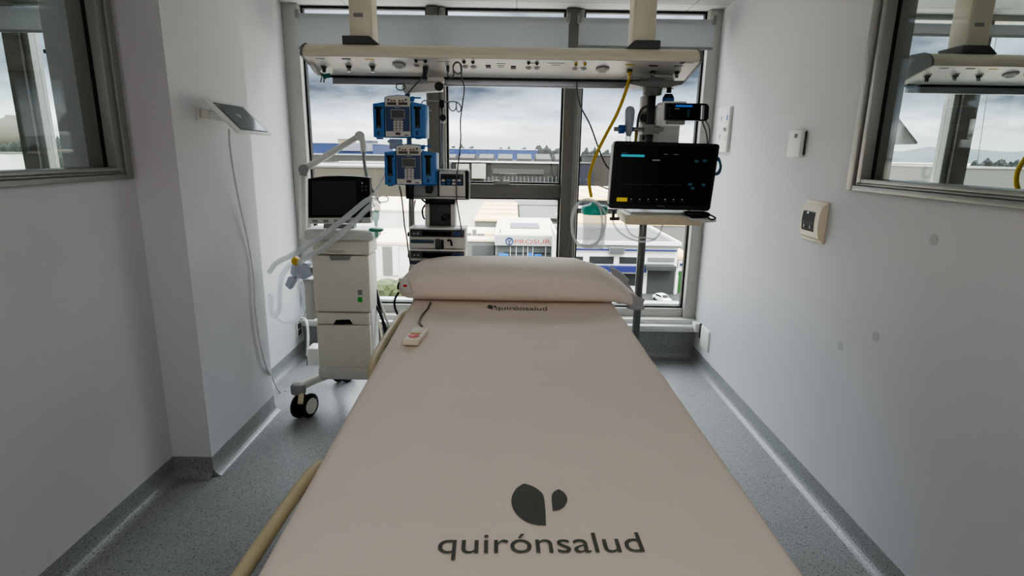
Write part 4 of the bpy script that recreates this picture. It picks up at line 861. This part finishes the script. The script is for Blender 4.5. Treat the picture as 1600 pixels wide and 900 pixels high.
# ------------------------------------------------------------------ outside
GZ = -16
M_GROUND = mat('pale_yard', (160, 152, 138), .9, vary=.12, scale=.05)
def hazy(rgb, k): return tuple(c_+(198-c_)*k for c_ in rgb)  # pale distance haze mixed into the surface colour
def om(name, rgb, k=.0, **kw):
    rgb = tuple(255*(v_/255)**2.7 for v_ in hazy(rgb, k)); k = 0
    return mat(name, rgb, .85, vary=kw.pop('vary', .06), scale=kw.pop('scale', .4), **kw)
struct('ground', MB().quad((-3000, 20, GZ), (3000, 20, GZ), (3000, 6000, GZ), (-3000, 6000, GZ)), M_GROUND)
struct('road', MB().quad(V((9, 66, GZ+.02)), V((40, 66, GZ+.02)), V((40, 74, GZ+.02)), V((9, 74, GZ+.02))), om('asphalt', (140, 140, 138)))
def hill(x0, x1, Y, h, seed):
    mb = MB(); n = 60; pts = []
    for i in range(n+1):
        x = x0+(x1-x0)*i/n; e = math.sin(math.pi*i/n)**.5
        pts.append((x, h*e*(.6+.4*noise.noise(V((i*.12, seed, 0)))+.12*noise.noise(V((i*.5, seed, 3))))))
    vs = [(x, Y, GZ) for x, z in pts]+[(x, Y+200, GZ+z) for x, z in pts]
    mb._new(vs, [(i, i+1, n+2+i, n+1+i) for i in range(n)], True); return mb
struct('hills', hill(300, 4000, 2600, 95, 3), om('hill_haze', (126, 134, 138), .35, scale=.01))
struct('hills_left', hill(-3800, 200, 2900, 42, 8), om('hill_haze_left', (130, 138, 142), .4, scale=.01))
def bbox(px0, px1, ytop, Y, depth, zb=GZ, mb=None):
    a = P(px0, ytop, Y); b = P(px1, ytop, Y); z = (a.z+b.z)/2
    return (a.x, b.x, Y, Y+depth, zb, z)
def building(name, label, cat, px0, px1, ytop, Y, depth, wall, roof, parapet=0, group=None):
    x0, x1, y0, y1, z0, z1 = bbox(px0, px1, ytop, Y, depth)
    t = thing(name, label, cat, ((x0+x1)/2, Y, z0), group)
    MB().box(x0, x1, y0, y1, z0, z1).build('wall', wall, t)
    MB().box(x0-.2, x1+.2, y0-.2, y1+.2, z1, z1+.35).build('roof', roof, t)
    return t, (x0, x1, y0, y1, z0, z1)
def face(t, name, m, x0, y0, x1, y1, Y, d=.2): return MB().rect(x0, y0, x1, y1, Y, d).build(name, m, t)
W_WHITE = om('white_render', (232, 232, 230)); W_ROOF = om('pale_roof', (236, 230, 218), scale=.3); W_CREAM = om('cream_roof', (240, 226, 200))
W_GREY = om('grey_roof', (170, 170, 168)); W_DK = om('dark_window', (84, 88, 92)); W_BLUE = om('blue_band', (54, 82, 160)); W_GR = om('grey_wall', (176, 176, 174))
W_DARK = om('shed_wall', (104, 102, 98), .1); W_SHED = om('shed_roof', (134, 132, 128), .1)
# white and blue unit
Y1 = 72
t, bb = building('white_unit', 'white business unit with blue bands and roller door below the right pane', 'building', 876, 1060, 386, Y1, 16.6, W_WHITE, W_GREY)
x0, x1, y0, y1, z0, z1 = bb
MB().box(x0-.3, x1+.3, y0-.3, y0+.1, z1+.3, z1+.75).box(x0-.3, x0+.1, y0, y1, z1+.3, z1+.75).box(x1-.1, x1+.3, y0, y1, z1+.3, z1+.75).box(x0-.3, x1+.3, y1-.3, y1+.1, z1+.3, z1+.75).build('parapet', W_WHITE, t)
face(t, 'blue_stripe', W_BLUE, 876, 389.5, 1058, 392, Y1-.35, .2)
for a in ((889, 401, 911, 410), (921, 401, 959, 412), (968, 402, 1001, 412), (1012, 403, 1054, 409)): face(t, 'window', W_DK if a[0] < 1010 else W_GR, *a, Y1-.12)
face(t, 'blue_fascia', W_BLUE, 930, 417, 1010, 425.5, Y1-.9, .9)
face(t, 'shopfront', W_DK, 940, 428, 1004, 446, Y1-.12)
face(t, 'roller_door', om('roller_grey', (128, 130, 128)), 1011, 420, 1053, 462, Y1-.12)
face(t, 'door_canopy', om('canopy_grey', (120, 122, 124)), 1010, 416.5, 1057, 423, Y1-1.6, 1.6)
face(t, 'door_post', W_WHITE, 1055, 420, 1058, 460, Y1-.4, .4)
sg = face(t, 'sign_board', W_GR, 952, 386.5, 976, 398, Y1-.6, .3); face(t, 'sign_face', om('sign_grey', (150, 152, 154)), 953.5, 388, 974.5, 396.5, Y1-.66, .1)
# green and white hoarding building
t, bb = building('green_unit', 'white and green shopfront at the right edge of the window', 'building', 1060.5, 1082, 405, 73, 18, W_WHITE, W_CREAM)
face(t, 'green_panel', om('green_panel', (92, 160, 84)), 1059.5, 424, 1076, 462, 72.8); face(t, 'blue_sign', W_BLUE, 1063, 412, 1069, 415.5, 72.8); face(t, 'glazing', W_WHITE, 1056.5, 430, 1059, 458, 72.6)
# PROSUR showroom
Y2 = 90
t, bb = building('showroom', 'grey showroom with red lettered fascia and blue glass front', 'building', 774, 871, 370, Y2, 24, W_GR, W_ROOF)
fs = face(t, 'fascia', om('fascia_grey', (206, 207, 206)), 773, 369, 871, 384, Y2-.8, .8)
tp_ = P(804, 381, Y2-.82); te = P(860, 381, Y2-.82); text_mb('PROSUR', tp_, (1, 0, .018), (0, 0, 1), w=te.x-tp_.x, h=P(804, 373.2, Y2).z-tp_.z, thick=.02).build('sign_lettering', om('faded_red', (206, 140, 128)), fs)
ec = P(796, 377, Y2-.85)
em = MB().tube([ec+V((.55*math.cos(k*math.pi/12), 0, .55*math.sin(k*math.pi/12))) for k in range(24)], .09, 6, 1, True).tube([ec+V((.28*math.cos(k*math.pi/8), 0, .2+.22*math.sin(k*math.pi/8))) for k in range(17)], .06, 6, 1).cyl(ec+V((0, 0, -.5)), ec+V((0, 0, .15)), .09).build('sign_emblem', om('emblem_blue', (110, 124, 170)), fs)
face(t, 'glass_front', om('glass_front', (150, 156, 158)), 777, 385.5, 869, 412, Y2-.15)
for a in ((779, 396, 794, 404), (824, 395, 833, 404), (835, 397, 846, 404)): face(t, 'blue_display', om('display_blue', (110, 176, 214)), *a, Y2-.3)
face(t, 'dark_band', om('band_dark', (70, 80, 88)), 788, 394.5, 860, 397, Y2-.25)
for xx in (797, 806, 817, 824, 832, 852): face(t, 'glazing_bar', W_WHITE, xx, 385.5, xx+.8, 412, Y2-.32)
zr = bb[5]+.4; 
MB().box(P(797, 362, 98).x, P(843, 362, 98).x, 97, 104, zr, zr+.12).build('solar_panels', om('panel_grey', (176, 178, 182)), t)
MB().box(P(781, 368, 91).x, P(782.3, 368, 91).x, 91, 91.3, zr, zr+.6).build('vent_pipe', W_DARK, t)
# cream roof hall
t, bb = building('cream_hall', 'cream roofed hall behind the showroom with red brown eaves', 'building', 742, 808, 346, 116, 42, W_GR, W_CREAM)
face(t, 'eaves', om('brown_eaves', (156, 120, 100)), 779, 348.5, 808, 351.5, 115.6); face(t, 'front_band', W_ROOF, 779, 351.5, 808, 356, 115.6)
for k in (1, 2, 3): MB().box(bb[0], bb[1], bb[2]+k*10.5, bb[2]+k*10.5+.15, bb[5]+.35, bb[5]+.45).build('roof_seam', W_GR, t)
t, bb = building('low_annex', 'low pale roofed annex left of the showroom', 'building', 690, 772, 377, 96, 16, W_GR, W_ROOF)
for a in ((730, 365, 736, 373), (738, 359.5, 744, 370), (745, 366, 757, 372), (757, 366, 771, 373)): 
    q0 = P(a[0], a[3], 100); q1 = P(a[2], a[1], 100); MB().box(q0.x, q1.x, 100, 101, bb[5], max(bb[5]+.5, q1.z)).build('roof_unit', W_GR if a[0] < 750 else W_CREAM, t)
face(t, 'window_band', om('annex_band', (150, 152, 152)), 738, 384, 772, 402, 95.8)
# grey hall right of cream hall
t, bb = building('striped_hall', 'grey hall with dark window strips behind the showroom roof', 'building', 814, 895, 344, 125, 30, W_GR, W_GREY)
t2, bb = building('stepped_hall', 'higher grey hall with dark strips behind the striped hall', 'building', 806, 875, 322, 160, 40, W_GR, W_GREY)
face(t2, 'dark_strip', om('strip_dark', (120, 120, 116)), 812, 324, 878, 327, 159.7); face(t2, 'dark_strip', MATS['strip_dark'], 814, 336, 878, 338, 159.7); face(t, 'dark_strip', om('strip_dark2', (110, 112, 110)), 814, 341, 880, 344.5, 124.6)
# cream halls at the right
t, bb = building('wide_cream_hall', 'wide cream roofed hall behind the white and blue unit', 'building', 880, 1130, 352, 104, 15.5, W_GR, W_CREAM)
t, bb = building('skylight_hall', 'cream hall with white skylight strips behind the suction canister', 'building', 892, 985, 313, 140, 55, W_DK, W_CREAM)
for k in range(4):
    xx = bb[0]+3+k*5.2; MB().prism([(xx, bb[2]+6, bb[5]+.4), (xx+1.6, bb[2]+6, bb[5]+.4), (xx-1.5, bb[3]-4, bb[5]+.4), (xx-3.1, bb[3]-4, bb[5]+.4)], (0, 0, .15)).build('skylight', W_WHITE, t)
face(t, 'white_band', W_WHITE, 892, 322, 985, 326, 139.7)
t, bb = building('pale_hall', 'pale hall beyond the right side of the large monitor', 'building', 1022, 1120, 330, 121, 40, W_GR, W_CREAM)
# big shed in the centre
t, bb = building('industrial_shed', 'long dark industrial shed with sawtooth roof and white gutter', 'building', 690, 905, 254, 220, 50, W_DARK, W_SHED)
face(t, 'gutter', W_WHITE, 690, 252, 905, 254.5, 219.4, .5)
for a in ((700, 256, 704, 264), (713, 256, 733, 264), (737, 255.5, 759, 279)): face(t, 'white_panel', om('panel_white', (206, 204, 198)), *a, 219.3)
face(t, 'mid_band', om('shed_mid', (140, 138, 134)), 770, 264, 850, 272, 219.4)
for k in range(7):
    x_ = 690+k*29.5; p0 = P(x_, 251, 232); p1 = P(x_+22, 251, 232); q0 = P(x_+3, 240.5, 240)
    MB().prism([(p0.x, 228, bb[5]+.3), (p0.x, 228, bb[5]+1.4), (p0.x, 236, q0.z), (p0.x, 252, q0.z-.6), (p0.x, 262, bb[5]+.3)], (p1.x-p0.x, 0, 0)).build('roof_monitor', om('monitor_grey', (140, 138, 134), .1), t)
for k in range(22):
    x_ = 757+k*6.2; face(t, 'fence_post', W_GR, x_, 276, x_+.8, 290, 205, .3) if k < 20 else None
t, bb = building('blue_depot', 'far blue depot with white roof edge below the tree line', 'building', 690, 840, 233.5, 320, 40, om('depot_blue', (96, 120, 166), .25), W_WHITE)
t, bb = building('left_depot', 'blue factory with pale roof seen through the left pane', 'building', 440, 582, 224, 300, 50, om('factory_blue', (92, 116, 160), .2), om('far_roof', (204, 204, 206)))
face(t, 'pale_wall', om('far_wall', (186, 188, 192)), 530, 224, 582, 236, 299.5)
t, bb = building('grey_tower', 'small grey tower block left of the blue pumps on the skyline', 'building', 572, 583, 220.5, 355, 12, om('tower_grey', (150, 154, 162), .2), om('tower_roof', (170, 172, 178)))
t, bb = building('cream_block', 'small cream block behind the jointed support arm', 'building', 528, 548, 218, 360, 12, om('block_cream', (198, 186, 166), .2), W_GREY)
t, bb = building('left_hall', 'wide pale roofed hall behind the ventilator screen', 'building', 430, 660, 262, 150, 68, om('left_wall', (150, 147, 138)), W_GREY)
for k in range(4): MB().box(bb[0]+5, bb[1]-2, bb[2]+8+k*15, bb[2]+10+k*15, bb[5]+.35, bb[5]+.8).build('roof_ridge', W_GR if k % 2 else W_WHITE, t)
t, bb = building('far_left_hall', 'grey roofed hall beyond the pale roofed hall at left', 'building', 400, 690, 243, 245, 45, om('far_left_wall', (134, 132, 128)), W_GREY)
t, bb = building('left_white_unit', 'white low unit between ventilator and pump tower', 'building', 520, 662, 330, 105, 30, W_WHITE, W_ROOF)
t, bb = building('near_left_unit', 'pale unit with grey shutters low behind the breathing filter', 'building', 560, 668, 382, 80, 14.5, W_WHITE, W_ROOF)
face(t, 'shutter', W_GR, 598, 386, 612, 430, 79.8); face(t, 'shutter', W_WHITE, 614, 384, 622, 430, 79.7)
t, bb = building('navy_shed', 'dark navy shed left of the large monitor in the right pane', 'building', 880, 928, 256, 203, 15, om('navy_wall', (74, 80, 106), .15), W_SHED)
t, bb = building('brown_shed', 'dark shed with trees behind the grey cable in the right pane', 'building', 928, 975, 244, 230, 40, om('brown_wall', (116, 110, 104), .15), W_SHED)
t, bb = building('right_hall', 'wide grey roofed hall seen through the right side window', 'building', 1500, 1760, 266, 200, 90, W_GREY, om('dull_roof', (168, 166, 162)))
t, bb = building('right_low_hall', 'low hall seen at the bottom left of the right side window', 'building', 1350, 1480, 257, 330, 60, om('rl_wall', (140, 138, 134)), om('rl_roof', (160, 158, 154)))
t, bb = building('house', 'small white house below the trees beyond the left side window', 'building', -40, 14, 240, 160, 12, W_WHITE, W_GREY)
t = thing('dome', 'pale rounded dome on the skyline beyond the left side window', 'building', P(22, 225, 300))
MB().lathe([(9, 0), (9.5, 4), (8.6, 8), (6, 11.5), (2.4, 13.4), (2, 14.5)], P(24, 226, 300), n=28).build('shell', om('dome_stone', (168, 166, 160), .1), t)
MB().cyl(P(24, 226, 300), V((P(24, 226, 300).x, 300, GZ)), 9.2, n=24).build('drum', MATS['dome_stone'], t)
pp = P(20, 193, 300); MB().box(pp.x-1.4, pp.x+1.4, 298.6, 301.4, pp.z-2.5, pp.z).build('lantern', W_GR, t)
# trees
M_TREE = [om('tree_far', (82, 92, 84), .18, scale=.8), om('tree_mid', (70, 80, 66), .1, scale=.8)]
M_TRUNK = om('trunk', (80, 72, 62))
protos = []
for i in range(4):
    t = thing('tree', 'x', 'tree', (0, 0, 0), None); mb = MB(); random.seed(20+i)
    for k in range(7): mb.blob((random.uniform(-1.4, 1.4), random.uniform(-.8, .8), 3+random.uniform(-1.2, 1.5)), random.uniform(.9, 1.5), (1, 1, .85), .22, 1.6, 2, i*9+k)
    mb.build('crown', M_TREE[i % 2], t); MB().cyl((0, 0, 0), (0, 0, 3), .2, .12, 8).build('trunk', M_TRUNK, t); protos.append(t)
TL = [(712, 227.5, 300, 'first small tree from the left above the blue depot roof'), (724, 226.5, 310, 'second small tree above the blue depot roof, left of the grey cable'), (733, 227, 305, 'third tree above the blue depot roof, right of the grey cable'), (746, 229, 310, 'fourth low tree above the blue depot roof'), (786, 230, 320, 'low tree left of the gap in the skyline'), (798, 229.5, 315, 'low tree right of the gap in the skyline'), (815, 229, 260, 'round dark tree standing above the shed roof'), (838, 230, 265, 'left tree of the big dark cluster near the right mullion'), (847, 226.5, 262, 'tallest tree of the big dark cluster near the right mullion'), (858, 228.5, 268, 'third tree of the big dark cluster near the right mullion'), (868, 229, 270, 'right tree of the big dark cluster touching the mullion'), (908, 231, 300, 'leftmost tree in the right pane beside the mullion'), (920, 230, 290, 'tree in the right pane left of the yellow hose'), (932, 231, 300, 'tree in the right pane between yellow hose and grey cable'), (945, 232, 290, 'tree in the right pane left of the monitor'), (958, 232, 300, 'tree in the right pane touching the monitor edge'),
      (1530, 250, 330, 'leftmost dark tree right of the next room mullion'), (1545, 248, 330, 'dark tree beyond the next room mullion, second'), (1560, 247, 330, 'dark tree beyond the next room mullion, third'), (1578, 247, 335, 'dark tree left of the next room yellow hose'), (1596, 249, 330, 'dark tree at the right picture edge'), (4, 220, 220, 'tree at the left picture edge below the dome'), (18, 218, 220, 'tree below the dome, second from left edge'), (34, 219, 225, 'tree below the dome beside the next room mullion'), (92, 212, 200, 'tree between next room mullion and pier')]
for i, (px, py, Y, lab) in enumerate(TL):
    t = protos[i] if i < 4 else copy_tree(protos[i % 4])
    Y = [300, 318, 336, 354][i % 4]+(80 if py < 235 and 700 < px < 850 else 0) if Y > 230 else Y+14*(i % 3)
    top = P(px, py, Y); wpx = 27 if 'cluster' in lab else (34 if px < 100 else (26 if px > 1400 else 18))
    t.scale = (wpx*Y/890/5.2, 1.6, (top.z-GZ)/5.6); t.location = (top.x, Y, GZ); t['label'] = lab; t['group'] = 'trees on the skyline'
t = thing('shrub', 'pale green shrub in the yard left of the pillow', 'shrub', PZ(628, 466, GZ))
mb = MB(); c = PZ(628, 464, GZ)
for k in range(6): mb.blob(c+V((random.uniform(-2, 2), random.uniform(-1, 1), random.uniform(.6, 1.7))), random.uniform(.9, 1.5), (1, 1, .9), .25, 1.8, 2, k+40)
mb.build('foliage', om('shrub_green', (150, 158, 128)), t)
# parked car
cb = PZ(1034, 471, GZ)
car = thing('car', 'white hatchback parked before the roller door of the white unit', 'car', cb)
car.scale = (.66, .66, .66)
dirv = V((-.36, .93, 0)).normalized(); sd = V((dirv.y, -dirv.x, 0))
def CP(l, s_, z): return cb+dirv*l+sd*s_+V((0, 0, z))
side = [(-1.9, .35), (-1.95, .75), (-1.2, .92), (-.55, 1.42), (.9, 1.45), (1.75, 1.0), (1.9, .9), (1.9, .35)]
low = [(-1.9, .3), (-1.95, .72), (-1.1, .9), (1.75, .95), (1.92, .8), (1.9, .3)]
MB().prism([CP(l, -.82, z) for l, z in low], sd*1.64, .06, True).build('body', om('car_white', (240, 240, 240)), car)
MB().prism([CP(l, -.7, z) for l, z in ((-1.2, .88), (-.55, 1.40), (.95, 1.42), (1.75, .93))], sd*1.4, .05, True).build('cabin', MATS['car_white'], car)
MB().prism([CP(-1.17, -.6, .95), CP(-1.17, .6, .95), CP(-.63, .55, 1.37), CP(-.63, -.55, 1.37)], V((0, 0, .02))-dirv*.03).build('windscreen', W_DK, car)
for s_ in (-.71, .69): MB().prism([CP(-.9, s_, .95), CP(-.5, s_, 1.32), (CP(.85, s_, 1.34)), CP(1.3, s_, .98)], sd*.02).build('side_window', W_DK, car)
for l in (-1.2, 1.2):
    for s_ in (-.84, .66): MB().cyl(CP(l, s_, .32), CP(l, s_+.18, .32), .32, n=16).build('wheel', M_BLACK, car)
# ------------------------------------------------------------------ light
def area(name, loc, rot, sx, sy, w, colr=(1, 1, 1)):
    l = bpy.data.lights.new(name, 'AREA'); l.shape = 'RECTANGLE'; l.size = sx; l.size_y = sy; l.energy = w; l.color = colr
    o = bpy.data.objects.new(name, l); C.objects.link(o); o.location = loc; o.rotation_euler = rot; return o
area('ceiling_fill', (0.05, .9, 2.54), (0, 0, 0), 1.2, .6, 4, (1, .95, .9))  # unseen soft fill added under the ceiling, not a lit room lamp
area('rear_fill', (0, -1.45, 1.55), (R(90), 0, 0), 2.8, 1.7, 22, (1, .96, .92))  # unseen fill panel added behind the camera to brighten fronts facing it
sl = bpy.data.lights.new('sun', 'SUN'); sl.energy = 3.4; sl.angle = R(12); sl.color = (1, .95, .86)
so_ = bpy.data.objects.new('sun', sl); C.objects.link(so_); so_.rotation_euler = V((-.25, .62, -.75)).to_track_quat('-Z', 'Y').to_euler()
# ------------------------------------------------------------------ sky
wo = bpy.data.worlds.new('overcast_sky'); bpy.context.scene.world = wo; wo.use_nodes = True
nt = wo.node_tree; nt.nodes.clear()
out = nt.nodes.new('ShaderNodeOutputWorld'); bg = nt.nodes.new('ShaderNodeBackground')
tc = nt.nodes.new('ShaderNodeTexCoord'); sp = nt.nodes.new('ShaderNodeSeparateXYZ'); nt.links.new(tc.outputs['Generated'], sp.inputs[0])
rp = nt.nodes.new('ShaderNodeValToRGB'); e = rp.color_ramp
e.elements[0].position = 0; e.elements[0].color = (1.0, 1.02, 1.06, 1)
e.elements[1].position = .6; e.elements[1].color = (2.7, 2.85, 3.15, 1)
for p_, c_ in ((.034, (.95, .98, 1.04)), (.055, (.36, .41, .49)), (.10, (.17, .205, .265)), (.16, (.2, .235, .3)), (.24, (.26, .30, .37)), (.32, (.9, 1., 1.15))):
    k = e.elements.new(p_); k.color = c_+(1,)
nt.links.new(sp.outputs['Z'], rp.inputs[0])
mp = nt.nodes.new('ShaderNodeMapping'); mp.inputs['Scale'].default_value = (2.2, 2.2, 7.5); mp.inputs['Location'].default_value = (.3, 1.1, .2)
nt.links.new(tc.outputs['Generated'], mp.inputs[0])
nz = nt.nodes.new('ShaderNodeTexNoise'); nz.inputs['Scale'].default_value = 1.9; nz.inputs['Detail'].default_value = 6; nz.inputs['Roughness'].default_value = .55
nt.links.new(mp.outputs[0], nz.inputs['Vector'])
r2 = nt.nodes.new('ShaderNodeValToRGB'); r2.color_ramp.elements[0].position = .36; r2.color_ramp.elements[0].color = (.5, .52, .55, 1)
r2.color_ramp.elements[1].position = .58; r2.color_ramp.elements[1].color = (2.6, 2.55, 2.45, 1)
nt.links.new(nz.outputs['Fac'], r2.inputs[0])
r3 = nt.nodes.new('ShaderNodeValToRGB'); r3.color_ramp.elements[0].position = .02; r3.color_ramp.elements[0].color = (0, 0, 0, 1); r3.color_ramp.elements[1].position = .045; r3.color_ramp.elements[1].color = (1, 1, 1, 1)
nt.links.new(sp.outputs['Z'], r3.inputs[0])
mx = nt.nodes.new('ShaderNodeMix'); mx.data_type = 'RGBA'; mx.blend_type = 'MULTIPLY'
nt.links.new(r3.outputs[0], mx.inputs[0]); nt.links.new(rp.outputs[0], mx.inputs[6]); nt.links.new(r2.outputs[0], mx.inputs[7])
nt.links.new(mx.outputs[2], bg.inputs[0]); nt.links.new(bg.outputs[0], out.inputs[0]); bg.inputs[1].default_value = 2.05
sc0 = bpy.context.scene
sc0.view_settings.view_transform = 'AgX'; sc0.view_settings.look = 'AgX - Medium High Contrast'
sc0.view_settings.exposure = -.12
sc0.cycles.max_bounces = 10; sc0.cycles.diffuse_bounces = 6; sc0.cycles.transparent_max_bounces = 24
sc0.cycles.caustics_reflective = False; sc0.cycles.caustics_refractive = False
sc0.cycles.use_denoising = True
